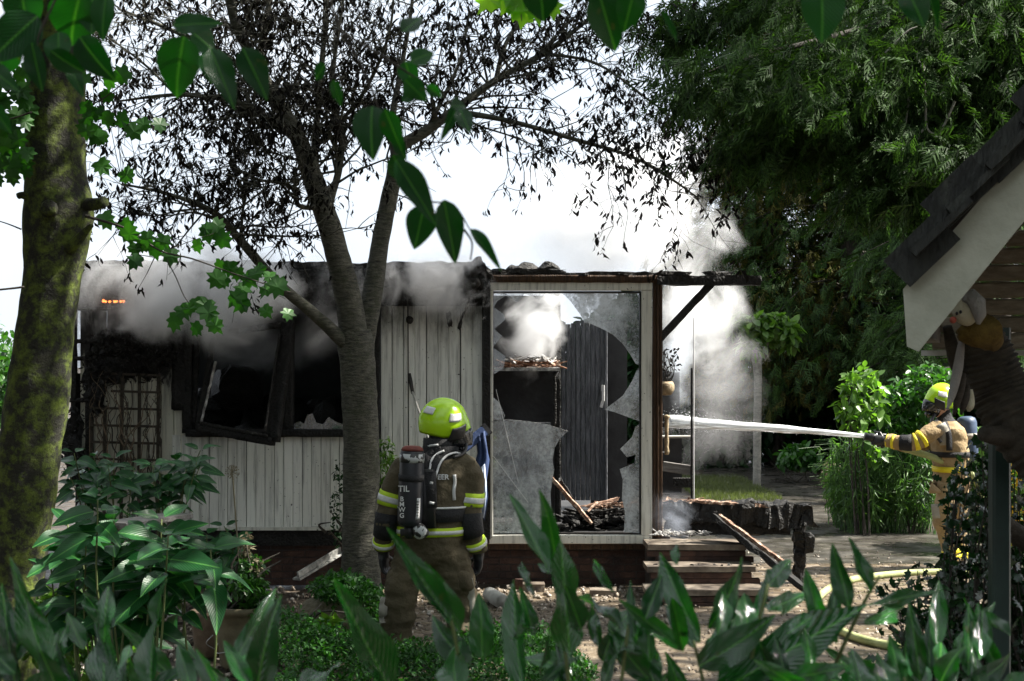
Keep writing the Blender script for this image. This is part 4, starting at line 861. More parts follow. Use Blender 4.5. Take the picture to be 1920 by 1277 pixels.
conifer('conifer_tree', 'olive tinged conifer beside the white smoke at the path end', CB(1455,30.5), 10.5, 3.0, 11000, .32, 'thuja_olive', 3, .14)
conifer('conifer_tree', 'olive conifer standing between the two dark green conifers', CB(1740,33), 12.5, 3.4, 9000, .38, 'thuja_olive', 4, .14)
conifer('conifer_tree', 'tall dark conifer far behind, showing over the olive trees', CB(1560,39), 18, 4.6, 5000, .5, 'thuja', 5)
conifer('conifer_tree', 'tall dark conifer at the far corner beyond the porch roof', CB(1990,34), 17, 4.6, 5000, .5, 'thuja', 6)
# big cypress beside the porch whose limbs hang into the top of the view
cyp = empty('cypress_tree', (6.2, 12.5, 0), 'large cypress with long drooping limbs hanging over the garden', 'tree')
mb = MB(); mb.tube([Vector((6.2,12.5,z)) for z in np.linspace(-.1,14.5,10)], np.linspace(.36,.06,10), 14, wob=.2, fr=3); mb.build('trunk', M['dark_bark'], cyp, True)
pp=[]; dd=[]; 
def cyp_limb(pts, r0, dens=1.0, spread=.32):
    q = [Vector(a) for a in spline(pts, 7)]; mb = MB(); mb.tube(q, np.linspace(r0,.006,len(q)), 7, wob=.1); mb.build('limb', M['dark_bark'], cyp, True)
    for k in range(int(len(q)*.15), len(q)):
        f = k/len(q)
        for _ in range(int(26*dens)):
            c_ = q[k]+Vector((random.gauss(0,spread), random.gauss(0,spread), random.gauss(-.12,spread*.6)))*(1.15-.6*f)
            pp.append(c_); e = rv(.6)+Vector((-.5,-.2,-.75)); dd.append(e)
lim = [[(1990,60),(1800,150),(1640,215),(1500,255),(1390,262)], [(1980,-40),(1750,20),(1560,70),(1400,110),(1290,150)], [(2000,250),(1860,300),(1740,330),(1640,345)], [(1950,-160),(1700,-100),(1480,-30),(1330,20),(1240,45)], [(2000,140),(1880,170),(1760,240),(1700,270)], [(1980,-60),(1840,10),(1700,90),(1580,150),(1480,190)], [(1990,-20),(1860,60),(1760,130),(1650,170)], [(2010,-110),(1900,-40),(1790,40),(1690,60),(1600,60)]]
for i, l in enumerate(lim):
    D0 = random.uniform(12,13); D1 = random.uniform(10.8,13.6); k = len(l)
    cyp_limb([tuple(Vector((6.2,12.5,2.6+ (675-l[0][1])/FPX*12.5)))]+[tuple(P(x,y,D0+(D1-D0)*j/(k-1))) for j,(x,y) in enumerate(l)], .06, 1.5)
for i in range(34):  # limbs above the view, set high and dense to shade the cherry
    a = random.uniform(0,6.283); z = random.uniform(9.8,13.6); L = random.uniform(1.4,2.6); d = Vector((math.cos(a),math.sin(a),0))
    cyp_limb([(6.2,12.5,z), tuple(Vector((6.2,12.5,z+.2))+d*L*.5), tuple(Vector((6.2,12.5,z-.2))+d*L)], .05, .8, .4)
pp = np.array(pp); dd = np.array(dd); k = len(pp); up = rdir(k)*.7; up[:,2] += .7
h = RNG.random(k) < .5
for j, sel in enumerate((h, ~h)): bulk('crown', *SPRAY[j], frames(dd[sel], up[sel], RNG.uniform(.12,.3,sel.sum())), pp[sel], M['thuja'], cyp)
# bare dead twigs hanging in the conifers
dt = [[(1730,120),(1735,180),(1738,240),(1760,255),(1775,275)], [(1735,240),(1725,250),(1722,262)], [(1790,190),(1775,225),(1762,250),(1766,272)], [(1705,180),(1700,215),(1696,260)], [(1660,100),(1700,60),(1720,50)]]
mb = MB()
for b in dt:
    q = spline([tuple(P(x,y,11.6)) for x, y in b], 4); mb.tube(q, np.linspace(.012,.005,len(q)), 5)
mb.build('dead_twigs', M['grey_bark'], cyp)['kind'] = 'stuff'
# --- slim standard tree at the end of the lawn
stt = empty('standard_tree', P(1420,915,25), 'slim young standard tree with a tuft of leaves on a grey stem', 'tree'); stt.location.z = 0
limb([(1419,925,8),(1420,800,7.5),(1421,710,7.5),(1418,665,10),(1416,650,9)], 25, M['grey_bark'], stt, 'trunk', 12, .06, 4, 5)
for b in ([(1412,665,7),(1402,640,5),(1392,615,4),(1388,598,3)], [(1424,662,7),(1438,640,5),(1446,615,3.5)], [(1418,660,5),(1420,630,4),(1425,600,2.5)]): limb(b, 25, M['grey_bark'], stt, 'limb', 7, .2, 5, 4)
leaf_cloud('crown', [P(1388,605,25),P(1465,612,25),P(1478,630,24.9),P(1430,620,25.1),P(1410,640,25),P(1450,598,25)], [(.3,.3,.16),(.26,.26,.17),(.15,.2,.2),(.35,.3,.2),(.2,.2,.2),(.25,.2,.12)], 1100, .2, M['shrub_light'], stt, hollow=.1, droop=-.7)
# unseen trees added around the frame to throw shade and block sky light
SHADE = True
def broadleaf(name, label, base, h, blobs, n, size, m, group='unseen trees added for shade'):
    t = empty(name, base, label, 'tree', group); bx, by, _ = base; mb = MB()
    mb.tube([(bx,by,z) for z in np.linspace(-.1,h,8)], np.linspace(.2,.06,8), 10, wob=.2); mb.build('trunk', M['dark_bark'], t, True)
    for c_, r_ in blobs:
        mb = MB(); z0 = h*random.uniform(.4,.6); c_ = Vector(c_); mb.tube(spline([(bx,by,z0), tuple(Vector((bx,by,z0)).lerp(c_,.5)+Vector((0,0,.2))), tuple(c_)],5), np.linspace(.09,.02,11), 6); mb.build('limb', M['dark_bark'], t, True)
    leaf_cloud('crown', [c_ for c_, r_ in blobs], [r_ for c_, r_ in blobs], n, size, M[m], t, LEAF_S)
    return t
broadleaf('unseen_shade_tree', 'unseen broad tree added beside the garden to throw dappled shade', (7.6,7.2,0), 7, [((7.4,7.4,7.2),(2.2,1.8,1.2)),((5.6,8.6,7.6),(1.6,1.5,1.0)),((8.8,9.6,8.2),(2,2,1.4)),((6.6,5.6,7.4),(1.8,1.6,1.1)),((4.0,10.2,6.6),(1.1,.8,.9)),((3.4,7.4,7.0),(1.3,1.1,.9))], 5600, .22, 'shrub_mid')
broadleaf('unseen_shade_tree', 'unseen broad tree added over the laurel hedge to shade the near garden', (4.2,-.6,0), 7, [((3.2,.6,6.6),(1.9,1.8,1.1)),((5.2,2.2,7.4),(1.8,1.8,1.2)),((3.4,3.8,7.0),(1.8,1.6,1.0)),((5.6,4.8,8.0),(1.7,1.6,1.2))], 6500, .2, 'shrub_mid')
for lab, b, bl in (('unseen broad tree added beside the chalet to block sky light', (-8.6,10.5,0), [((-7.8,9,3),(1.3,2,2.4)),((-8.4,12.2,4),(1.4,2,2.5)),((-7.8,9.8,6.6),(1.5,2,1.5)),((-9,15,4.5),(1.6,2,2.5))]),
   ('unseen broad tree added behind the viewpoint to close off the sky', (-1.5,-5,0), [((-1.5,-4.6,5.2),(2.6,1.6,1.8)),((-4.2,-3.4,4.6),(2.2,1.6,1.8)),((1.6,-4.4,6),(2.4,1.6,1.8)),((-.5,-2.6,6.8),(2.2,1.6,1))]),
   ('unseen broad tree added at the side of the mossy tree to block sky light', (-7,4,0), [((-6.6,3.6,3.2),(1.6,2.4,1.8)),((-6.8,6.4,4.2),(1.6,2.2,2.0)),((-5.6,3.6,6.2),(1.9,2.2,1.6)),((-6.6,.8,4.0),(1.8,2.2,2.2))]),
   ('unseen broad tree added at the far side of the porch to block sky light', (7,1.5,0), [((6.6,1.0,3.0),(1.6,2.4,1.8)),((6.8,-1.6,4.2),(1.6,2.2,2.0)),((6.2,3.4,5.2),(1.6,2.0,1.6)),((4.2,-3.8,4.6),(2.2,1.8,2.2))])):
    broadleaf('unseen_shade_tree', lab, b, 5.5, bl, 9500, .3, 'shrub_dark')
# ---------------------------------------------------------------- shrubs and garden plants
def shrub(name, label, base, blobs, n, size, m, cat='shrub', group=None, tmpl=LEAF_T, stems=7, hollow=.3, bark='dark_bark', sr=.015):
    base = Vector(base); t = empty(name, base, label, cat, group)
    mb = MB()
    for i in range(stems):
        c_ = Vector(random.choice(blobs)[0])+rv(.1); b = base+Vector((random.uniform(-.15,.15), random.uniform(-.1,.1), 0))
        mb.tube(spline([tuple(b), tuple(b.lerp(c_,.5)+rv(.06)), tuple(c_)],4), np.linspace(sr,sr*.3,9), 5)
    mb.build('stems', M[bark], t)['kind'] = 'stuff'
    leaf_cloud('foliage', [b[0] for b in blobs], [b[1] for b in blobs], n, size, M[m], t, tmpl, hollow=hollow)['kind'] = 'stuff'
    return t
def G(px, D): return ((px-960)/FPX*D, D, 0)
# dark hedge closing the view behind the path
for i, (px, D, w, h, lab) in enumerate(((1330,30,1.6,3.4,'dark evergreen hedge shrub behind the smoke by the porch'),(1530,31,1.9,3.6,'dark evergreen shrub closing the view behind the slim tree'),(1720,30,1.9,3.4,'dark evergreen shrub behind the sunlit leafy bush'),(1930,29,2.0,3.6,'dark evergreen shrub far behind the hose firefighter'),(1130,32,1.6,3.0,'dark evergreen shrub hidden behind the glass bay'))):
    x = G(px,D)[0]; shrub('evergreen_shrub', lab, (x,D,0), [((x+random.uniform(-.6,.6)*w, D+random.uniform(-.4,.4), h*f), (w*.8,.9,h*.25)) for f in (.12,.3,.5,.7,.85,.4)], 7000, .27, 'shrub_dark', group='evergreen shrubs at the back of the garden', stems=4)
for i, (px, D, h, lab) in enumerate(((20,30,2.6,'green shrub far off beside the mossy trunk'),(-60,34,3.2,'taller green shrub far off beyond the chalet corner'))):
    x = G(px,D)[0]; shrub('far_shrub', lab, (x,D,0), [((x,D,h*f),(1.1,1,h*.3)) for f in (.3,.6,.75)], 1500, .2, 'shrub_mid', stems=3)
# planting right of the path
def px_blobs(l, D, dd=.35): return [(P(x,y,D+random.uniform(-.15,.15)), (rx*D/FPX, dd, ry*D/FPX)) for x, y, rx, ry in l]
shrub('leafy_bush', 'sunlit glossy leafed bush behind the firefighter with the hose', G(1720,18.5), px_blobs([(1700,735,42,28),(1745,705,42,26),(1672,790,32,30),(1735,775,45,35),(1725,850,60,45),(1668,745,20,18),(1770,740,30,40)],18.8,.5), 1900, .11, 'shrub_mid', stems=12, hollow=.1)
shrub('young_shrub', 'thin upright young shrub with sparse leaves beside the path', G(1625,18.2), px_blobs([(1600,720,28,25),(1625,700,18,22),(1640,760,22,40),(1590,760,25,30),(1615,800,30,40),(1640,840,25,30)],18.2,.25), 330, .15, 'shrub_light', stems=6, hollow=.1)
shrub('leafy_bush', 'bright green bush to the side of the hose firefighter', G(1870,17), px_blobs([(1850,860,50,60),(1900,900,55,70),(1870,960,60,60),(1910,800,40,60)],17,.5), 2400, .12, 'shrub_light', stems=8)
shrub('leafy_bush', 'low dark bush at the shadowed end of the path', G(1500,26), px_blobs([(1495,850,30,18),(1480,865,22,12),(1515,862,18,12)],26,.4), 500, .16, 'shrub_mid', stems=4)
shrub('box_bush', 'pale dried up box bush at the path edge', G(1570,22.3), px_blobs([(1560,885,16,22),(1580,905,18,25),(1595,925,14,18)],22.3,.3), 2600, .05, 'box_dead', stems=4, tmpl=LEAF_S)
bam = empty('bamboo_clump', G(1650,18.7), 'dense clump of bright green bamboo grass beside the path', 'bamboo')
n = 420; b = np.column_stack([RNG.uniform(G(1575,18.7)[0],G(1745,18.7)[0],n), RNG.uniform(18.3,19.6,n), np.zeros(n)]); mb = MB()
pp=[]; dd=[]
for i in range(n):
    p0 = Vector(b[i]); h = random.uniform(.45,1.2); l = Vector((max(-.2,min(.2,random.gauss(0,.12))), max(-.2,min(.2,random.gauss(0,.12))), 0)); p1 = p0+Vector((l.x,l.y,h)); p2 = p1+Vector((l.x*1.5,l.y*1.5-.05,-.02)); mb.tube([p0,p0.lerp(p1,.5)+l*.1,p1,p2],[.005,.005,.003,.002],4,cap=False)
    for k in range(15): f = random.uniform(.3,1.05); pp.append(p0.lerp(p1,min(f,1))); e = rv(.5); e.z -= .6; dd.append(e)
mb.build('stalks', M['bamboo'], bam)['kind'] = 'stuff'
pp=np.array(pp); dd=np.array(dd); bulk('foliage', [(0,0,0),(.07,.4,.02),(0,1,-.15),(-.07,.4,.02)], [(0,1,2),(0,2,3)], frames(dd, rdir(len(dd)), RNG.uniform(.09,.18,len(dd))), pp, M['bamboo'], bam)['kind']='stuff'
fl = shrub('yellow_flower_bush', 'bush with yellow blossoms beside the dark green post', G(1905,12.5), px_blobs([(1900,920,22,40),(1910,1000,22,40),(1895,1020,15,25)],12.5,.2), 420, .07, 'shrub_light', stems=5)
leaf_cloud('blossoms', [P(1898,890,12.4),P(1905,960,12.3),P(1895,1015,12.35)], [(.1,.1,.14),(.12,.1,.14),(.07,.1,.1)], 170, .06, M['flower'], fl, LEAF_S)['kind']='stuff'
# holly bush in front of the firefighter with the hose
hol = empty('holly_bush', G(1800,7.6), 'dark spiky holly bush with thin arching stems before the hose firefighter', 'holly')
mb = MB(); pp=[]; dd=[]
for i in range(175):
    x = random.uniform(1740,1970); y0 = random.uniform(1240,1480); D = random.uniform(7.2,8.2); ex = x+random.uniform(-120,60); ey = random.choice((random.uniform(800,900),random.uniform(900,1120),random.uniform(1020,1240)))
    if ex < 1735 and ey < 980: ex += 90
    if ey < 1060 and ex < 1775: ey = random.uniform(1060,1240)
    if 760 < ey < 850 and ex < 1840: ey = random.uniform(850,1100)
    q = [Vector(a) for a in spline([tuple(P(x,y0,D)), tuple(P((x+ex)/2+random.uniform(-25,25),(y0+ey)/2,D+random.uniform(-.2,.2))), tuple(P(ex,ey,D+random.uniform(-.3,.3)))],6)]
    mb.tube(q, np.linspace(.008,.002,len(q)), 5, cap=False)
    for k in range(3,len(q)):
        for _ in range(random.choice((1,2,2,3))): pp.append(q[k]+rv(.02)); dd.append(rv(1)+Vector((0,0,-.1)))
mb.build('stems', M['dark_bark'], hol)['kind']='stuff'
HL = ([(0,0,0),(.2,.1,.08),(.14,.25,-.02),(.34,.38,.1),(.2,.52,-.02),(.3,.68,.1),(.12,.78,0),(0,1.05,.06),(-.12,.78,0),(-.3,.68,.1),(-.2,.52,-.02),(-.34,.38,.1),(-.14,.25,-.02),(-.2,.1,.08)], [(0,1,2,12,13),(2,3,4,10,11,12),(4,5,6,8,9,10),(6,7,8)])
pp=np.array(pp); dd=np.array(dd); bulk('foliage', *HL, frames(dd, rdir(len(dd)), RNG.uniform(.05,.08,len(dd))), pp, M['holly'], hol)['kind']='stuff'
print('holly', len(pp))
# hydrangeas: every leaf its own object
def big_leaf_mesh(name, m, L=10, Wd=6, width=.5, fold=.12, droop=.25, twist=0., wave=.0, point=1.0, seed=0):
    rr = random.Random(seed); vs=[]; uv=[]; a1, a2 = rr.uniform(0,6), rr.uniform(0,6)
    for j in range(L+1):
        t = j/L; w = width*.5*(math.sin(math.pi*min(1,t**.8*.98+.015))**.75)*(1-.35*t*point); w = max(w, .006)
        for i in range(Wd+1):
            u = i/Wd*2-1; x = u*w; z = abs(u)*w*fold*2-droop*t*t+wave*w*math.sin(t*9+a1+u*2)*abs(u)
            a = twist*t; vs.append((x*math.cos(a)-z*math.sin(a), t, x*math.sin(a)+z*math.cos(a))); uv.append((u*w/width*2,t))
    fs = [(j*(Wd+1)+i, j*(Wd+1)+i+1, (j+1)*(Wd+1)+i+1, (j+1)*(Wd+1)+i) for j in range(L) for i in range(Wd)]
    me = bpy.data.meshes.new(name); me.from_pydata(vs, [], fs); ul = me.uv_layers.new(name='UVMap')
    idx = [i for f in fs for i in f]; ul.data.foreach_set('uv', [c for i in idx for c in uv[i]]); me.polygons.foreach_set('use_smooth',[True]*len(fs)); me.materials.append(m); return me
HY = [big_leaf_mesh('leaf', M['hydrangea'], 8, 4, .55, .16, .12+.12*i, .15*(i-1), .12, 1, i) for i in range(4)]
def hydrangea(label, base, tips, D, lsize):
    base = Vector((base[0], base[1], 0)); t = empty('hydrangea_bush', base, label, 'hydrangea')
    for (x, y) in tips:
        d = random.uniform(-.35,.35); e = P(x,y,D+d); b = Vector(base)+Vector((random.uniform(-.35,.35),random.uniform(-.25,.25),0)); b.x = b.x*.45+e.x*.55
        q = [Vector(a) for a in spline([tuple(b), tuple(b.lerp(e,.6)+rv(.05)), tuple(e)],5)]; mb = MB(); mb.tube(q, np.linspace(.009,.004,len(q)), 5); mb.build('stem', M['twig_green'], t, True)
        a = random.uniform(0,3.14); top = q[-1]; up = (q[-1]-q[-3]).normalized()
        for lev in range(4):
            for s_ in (0, math.pi):
                aa = a+lev*1.57+s_; out = Vector((math.cos(aa), math.sin(aa), .15+.35*(lev == 0)-.12*lev+random.uniform(-.15,.15)))
                pos = top-up*.06*lev+out*.02; place(random.choice(HY), pos, out, Vector((out.x*-.3, -.55-.4*random.random(), 1)), lsize*random.uniform(.6,1.1)*(.72 if lev == 0 else 1), t, random.uniform(.85,1.15))
hydrangea('large hydrangea with broad dull green leaves and thin stems beside the plant pot', P(290,1240,7.6), [(x+random.uniform(-18,18), y+random.uniform(-14,14)) for x, y in ((130,985),(190,950),(200,1010),(265,1000),(250,1050),(330,1010),(310,1060),(385,1020),(150,1050),(130,1100),(210,1090),(280,1110),(180,1140),(300,960),(250,1150),(140,1010),(230,975),(110,1060),(170,1000),(300,1035),(350,1045),(220,1045),(290,1080),(160,1085),(330,1095))], 7.6, .25)
hydrangea('hydrangea growing under the trellis against the chalet wall', P(250,1100,12.2), [(x+random.uniform(-10,10), y+random.uniform(-8,8)) for x, y in ((140,850),(175,865),(215,860),(250,875),(290,870),(330,860),(375,840),(360,870),(130,900),(190,900),(240,905),(285,905),(320,900),(345,890),(160,935),(220,940),(270,935),(380,870),(150,880),(200,880),(265,890),(305,885),(340,875))], 12.2, .22)
hydrangea('small hydrangea with dark leaves under the tall seed head by the chalet', P(430,1100,12.4), [(x+random.uniform(-6,6), y+random.uniform(-6,6)) for x, y in ((390,1000),(420,985),(440,1005),(405,1025),(440,1035),(380,1030),(425,1055),(400,1060),(370,1010),(450,1050))], 12.4, .22)
shrub('low_shrub', 'low fresh green shrub at the foot of the mossy trunk', G(150,8.2), px_blobs([(110,1130,40,30),(150,1110,30,25),(130,1180,40,40),(90,1200,30,40),(170,1220,40,40),(230,1230,50,40)],8.2,.25), 850, .085, 'shrub_light', stems=6)
al = empty('allium', P(440,1060,11.5), 'tall dried allium seed head on a thin stalk before the white boards', 'flower')
mb = MB(); mb.tube(spline([tuple(P(450,1080,11.5)), tuple(P(444,1000,11.5)), tuple(P(436,892,11.5))],4), .006, 5); mb.build('stalk', M['box_dead'], al)
mb = MB(); c_ = P(435,886,11.5)
for i in range(60): d = rv(1).normalized()*.055; mb.tube([c_, c_+d], .0012, 3, cap=False); mb.ball(c_+d, .0045, 5, 4)
mb.build('seed_head', M['box_dead'], al)
# climber by the cherry trunk, low mound with boulder, pots
shrub('climber', 'small climbing plant on the boards between cherry trunk and firefighter', P(722,990,13.6), px_blobs([(722,840,16,22),(718,880,14,30),(728,920,12,30),(735,860,10,14),(716,970,12,30)],13.6,.08), 330, .055, 'shrub_light', stems=5, hollow=.1)
shrub('climber', 'wispy dark climber on the far side of the cherry trunk', P(634,1000,13.6), px_blobs([(634,900,8,40),(628,950,10,30),(632,1000,9,30)],13.6,.06), 150, .05, 'shrub_dark', stems=4, hollow=.1)
bd = MB(); c_ = P(625,1150,11.0); bd.ball((c_.x+.03, 11.0, .22), (.27,.26,.26), 24, 16); o = rough(rough(bd, .05, 3), .02, 12).build('boulder', M['boulder'], None, True); tag(o, 'rounded mossy boulder half covered by a low shrub', 'boulder')
shrub('mound_shrub', 'dense dark low shrub spilling over the mossy boulder', (P(660,1150,11)[0], 11.1, 0), px_blobs([(655,1110,55,30),(690,1130,40,40),(620,1100,40,22),(670,1160,50,30),(700,1175,30,30),(640,1090,50,18)],10.95,.28), 5200, .045, 'cover', stems=6, tmpl=LEAF_S)
shrub('hosta', 'pale leaved plant at the foot of the boulder', P(600,1180,10.4), px_blobs([(600,1172,30,10),(625,1180,20,10)],10.4,.12), 40, .13, 'shrub_light', stems=3, hollow=.05)
pt = empty('plant_pot', (P(458,0,10.3)[0], 10.3, 0), 'large clay pot with a wire and mixed garden plants', 'pot')
pc = (P(458,0,10.3)[0], 10.3, .0); mb = MB(); mb.lathe([(.14,.02),(.165,.05),(.185,.3),(.19,.4),(.205,.405),(.208,.45),(.195,.455),(.18,.42),(.16,.4)], 32, pc); mb.build('pot', M['terracotta'], pt, True)
mb = MB(); mb.tube([(pc[0]+.2*math.cos(a), pc[1]+.2*math.sin(a), .16+.02*math.sin(3*a)) for a in np.linspace(0,6.283,30)], .004, 5); mb.tube(spline([(pc[0]-.2,pc[1]-.02,.15),(pc[0]-.25,pc[1]-.06,.2),(pc[0]-.2,pc[1]-.08,.26)],5), .004, 5); mb.build('wire', M['metal'], pt, True)
mb = MB(); mb.lathe([(.01,.38),(.17,.385),(.172,.4)], 20, pc); mb.build('potting_soil', M['soil'], pt)
shrub('pot_plant', 'mixed bushy plant with pale leaves and reddish seed spikes in the clay pot', (pc[0],pc[1],.4), px_blobs([(458,1125,45,25),(430,1135,30,18),(490,1130,30,22),(465,1095,35,25),(470,1060,25,25)],10.3,.17), 1100, .06, 'shrub_mid', cat='plant', stems=10, hollow=.05)
rs = shrub('seed_spike', 'reddish feathery seed spike rising above the potted plant', (pc[0],pc[1]+.05,.45), px_blobs([(462,1030,10,32),(478,1062,14,20)],10.35,.05), 240, .04, 'box_dead', cat='plant', stems=5, hollow=.05, tmpl=LEAF_S)
bkt = empty('wicker_pot', (P(392,0,10.7)[0],10.7,0), 'small brown tapered pot standing beside the large clay pot', 'pot')
pc2 = (P(392,0,10.7)[0],10.7,.02); mb = MB(); mb.lathe([(.08,0),(.1,.02),(.13,.3),(.135,.33),(.12,.33),(.11,.28)], 22, pc2); mb.build('pot', M['basket'], bkt, True)
mb = MB(); mb.tube(spline([(pc2[0]-.02,pc2[1]+.1,.3),(pc2[0]+.0,pc2[1]+.12,.46),(pc2[0]+.05,pc2[1]+.1,.3)],6), .012, 6); mb.build('handle', M['dark_wood'], bkt, True)
# ground cover mat
n = 38000; x = RNG.uniform(-2.6,.55,n); y = RNG.uniform(8.0,10.5,n)
hgt = .27+.10*np.exp(-((y-9.9)/.35)**2)+.10*np.sin(x*3.1+1)+.07*np.sin(y*4.3+x*2)+RNG.normal(0,.03,n); edge = np.clip((10.5-y)/.4,0,1)*np.clip((.6-x+.15*np.sin(y*6))/.5,0,1); p = np.column_stack([x,y,hgt*edge*RNG.uniform(.75,1,n)])
keep = (960+p[:,0]/p[:,1]*FPX) > 512+25*np.sin(y*7); p = p[keep]; n = len(p)
tip = rdir(n); tip[:,2] += .5; up = rdir(n)*.5; up[:,2] += 1
o = bulk('ground_cover', *LEAF_S, frames(tip, up, RNG.uniform(.025,.05,n)), p, M['cover']); tag(o, 'carpet of small leaved green ground cover behind the laurel hedge', 'ground cover', kind='stuff')
chips('leaf_litter', 900, (-3,-1.3,8.5,11.5), .02,.07,'rubble','dead leaves and grit on the soil around the plant pots')
# ---------------------------------------------------------------- laurel hedge and hanging leaves close to the camera
LAU = [big_leaf_mesh('leaf', M['laurel'], 14, 6, .34, [.22,.12,.3,.05,.18][i], [.05,.22,-.05,.12,.3][i], [.25,-.3,.1,-.15,.45][i], [.25,.4,.3,.5,.35][i], .8, i+10) for i in range(5)]
_r = random.Random(5); LAU += [big_leaf_mesh('leaf', M['laurel'], 14, 6, .34, _r.uniform(0,.35), _r.uniform(-.1,.4), _r.uniform(-.6,.6), _r.uniform(.2,.6), .8, k+50) for k in range(6)]
DOG = [big_leaf_mesh('leaf', M['dogwood'], 12, 6, .62, [.1,.2,.14][i], [.12,.25,.05][i], [.1,-.15,.2][i], .1, .9, i+30) for i in range(3)]
def px_leaf(meshes, x0, y0, x1, y1, w, D, parent, dd=None, face=None, m=None):
    """leaf whose base and tip show at these photo pixels; dd moves the tip in depth"""
    dd = random.uniform(-.05,.05) if dd is None else dd
    a, b = P(x0,y0,D), P(x1,y1,D+dd); L = (b-a).length; me = random.choice(meshes)
    base_w = .34 if meshes is LAU else .62
    up = face or Vector((random.uniform(-.7,.7), -1, random.uniform(.1,1.0)))
    o = place(me, a, b-a, up, L, parent, (w/FPX*D)/(L*base_w)*(.98 if meshes is LAU else 1.08))
    if m: o.material_slots[0].link = 'OBJECT'; o.material_slots[0].material = M[m]
    return o
def stem_px(pts, D, r, parent, m='twig_green'):
    q = spline([tuple(P(x,y,D)) for x, y in pts],5); mb = MB(); mb.tube(q, np.linspace(r,r*.5,len(q)), 6); mb.build('stem', M[m], parent, True)
l1 = empty('laurel_shrub', (-.55,2.1,0), 'laurel shrub with upright dark glossy leaves before the mossy trunk', 'laurel')
l2 = empty('laurel_shrub', (-.05,2.1,0), 'laurel shrub with pale shining leaves in front of the firefighter', 'laurel')
l3 = empty('laurel_shrub', (.45,2.1,0), 'laurel shrub with broad dark leaves below the steps and hose', 'laurel')
for x0,y0,x1,y1,w,par,dd in (
 (100,1290,18,1045,56,l1,.02),(196,1300,186,1088,66,l1,.0),(285,1300,272,1140,58,l1,.05),(478,1310,512,1130,70,l1,-.03),(470,1290,418,1198,36,l1,.05),(-30,1290,60,1165,60,l1,0),(-60,1180,15,1260,50,l1,0),(235,1310,222,1180,28,l1,.1),(360,1300,335,1210,40,l1,.1),(30,1290,-10,1100,50,l1,0),(540,1310,640,1240,44,l1,.05),(150,1310,110,1200,50,l1,.08),(420,1320,372,1215,46,l1,.05),
 (735,1300,618,1085,78,l2,-.05),(845,1165,722,990,46,l2,0),(800,1095,758,1020,34,l2,.06),(862,1185,800,1055,54,l2,-.04),(880,1250,800,1160,60,l2,.02),(905,1235,898,1115,62,l2,-.06),(978,1290,956,1082,64,l2,-.02),(1028,1070,957,922,42,l2,.03),(1045,1060,1022,965,44,l2,-.1),(1068,1225,1052,1012,82,l2,0),(1090,1180,1062,1100,50,l2,-.06),(1002,1120,975,1050,20,l2,.05),(1040,1080,1010,1060,22,l2,.05),(960,1200,1012,1170,30,l2,-.03),(1010,1260,1032,1190,40,l2,-.06),(1130,1240,1150,1180,40,l2,-.06),(860,1300,830,1190,70,l2,.02),(1168,1190,1098,1080,32,l2,.04),(1150,1110,1108,1045,24,l2,-.04),(1190,1195,1180,1085,24,l2,.05),
 (1312,1205,1230,1030,62,l3,0),(1328,1178,1415,1058,62,l3,.02),(1440,1100,1487,1040,48,l3,-.05),(1345,1300,1625,1130,112,l3,.0),(1540,1175,1512,1068,40,l3,-.02),(1592,1140,1562,1018,46,l3,.02),(1632,1110,1588,1008,36,l3,-.04),(1625,1135,1768,1105,28,l3,.02),(1620,1165,1722,1138,34,l3,.0),(1310,1250,1452,1165,72,l3,-.03),(1230,1290,1180,1160,66,l3,.04),(1405,1200,1395,1110,50,l3,-.05),(1440,1145,1515,1110,40,l3,-.06),(1475,1190,1530,1150,36,l3,.05),(1260,1120,1285,1230,40,l3,.05),(1690,1280,1668,1190,40,l3,-.03),(1730,1300,1705,1205,50,l3,-.05),(1760,1300,1762,1208,72,l3,.03),(1810,1290,1910,1235,44,l3,.0),(1880,1300,1960,1250,50,l3,.0),(1620,1310,1600,1210,60,l3,.06),(1500,1320,1460,1260,70,l3,.05),(1210,1160,1240,1080,44,l3,.03),(1840,1300,1825,1220,36,l3,.06),(1345,1190,1378,1090,34,l3,.06),(1270,1060,1262,1010,20,l3,.05)):
    px_leaf(LAU, x0,y0,x1,y1,w, random.uniform(1.95,2.25), par, dd+random.choice((0,0,0,.06,.12,.16)))
for i in range(46):
    x = random.choice((random.uniform(0,560), random.uniform(600,1920), random.uniform(1100,1920))); par = l1 if x < 590 else l2 if x < 1180 else l3
    
    if 500 < x < 1010: continue
    y = random.uniform(1235,1330); a = random.gauss(0,.7); L = random.uniform(80,150); px_leaf(LAU, x, y+25, x+L*math.sin(a), y+25-L*math.cos(a)*.75, random.uniform(36,60), random.uniform(2.0,2.5), par)
for i in range(46):
    x = random.uniform(1000,1900) if i < 36 else random.uniform(0,480); par = l1 if x < 590 else l2 if x < 1180 else l3; y = random.uniform(1175,1300); a = random.gauss(0,.45); L = random.uniform(80,165)*(1 if y > 1220 else .8)
    px_leaf(LAU, x, y, x+L*math.sin(a), y-L*math.cos(a), random.uniform(22,42), random.uniform(2.05,2.5), par, random.choice((0,.05,.1,.15)))
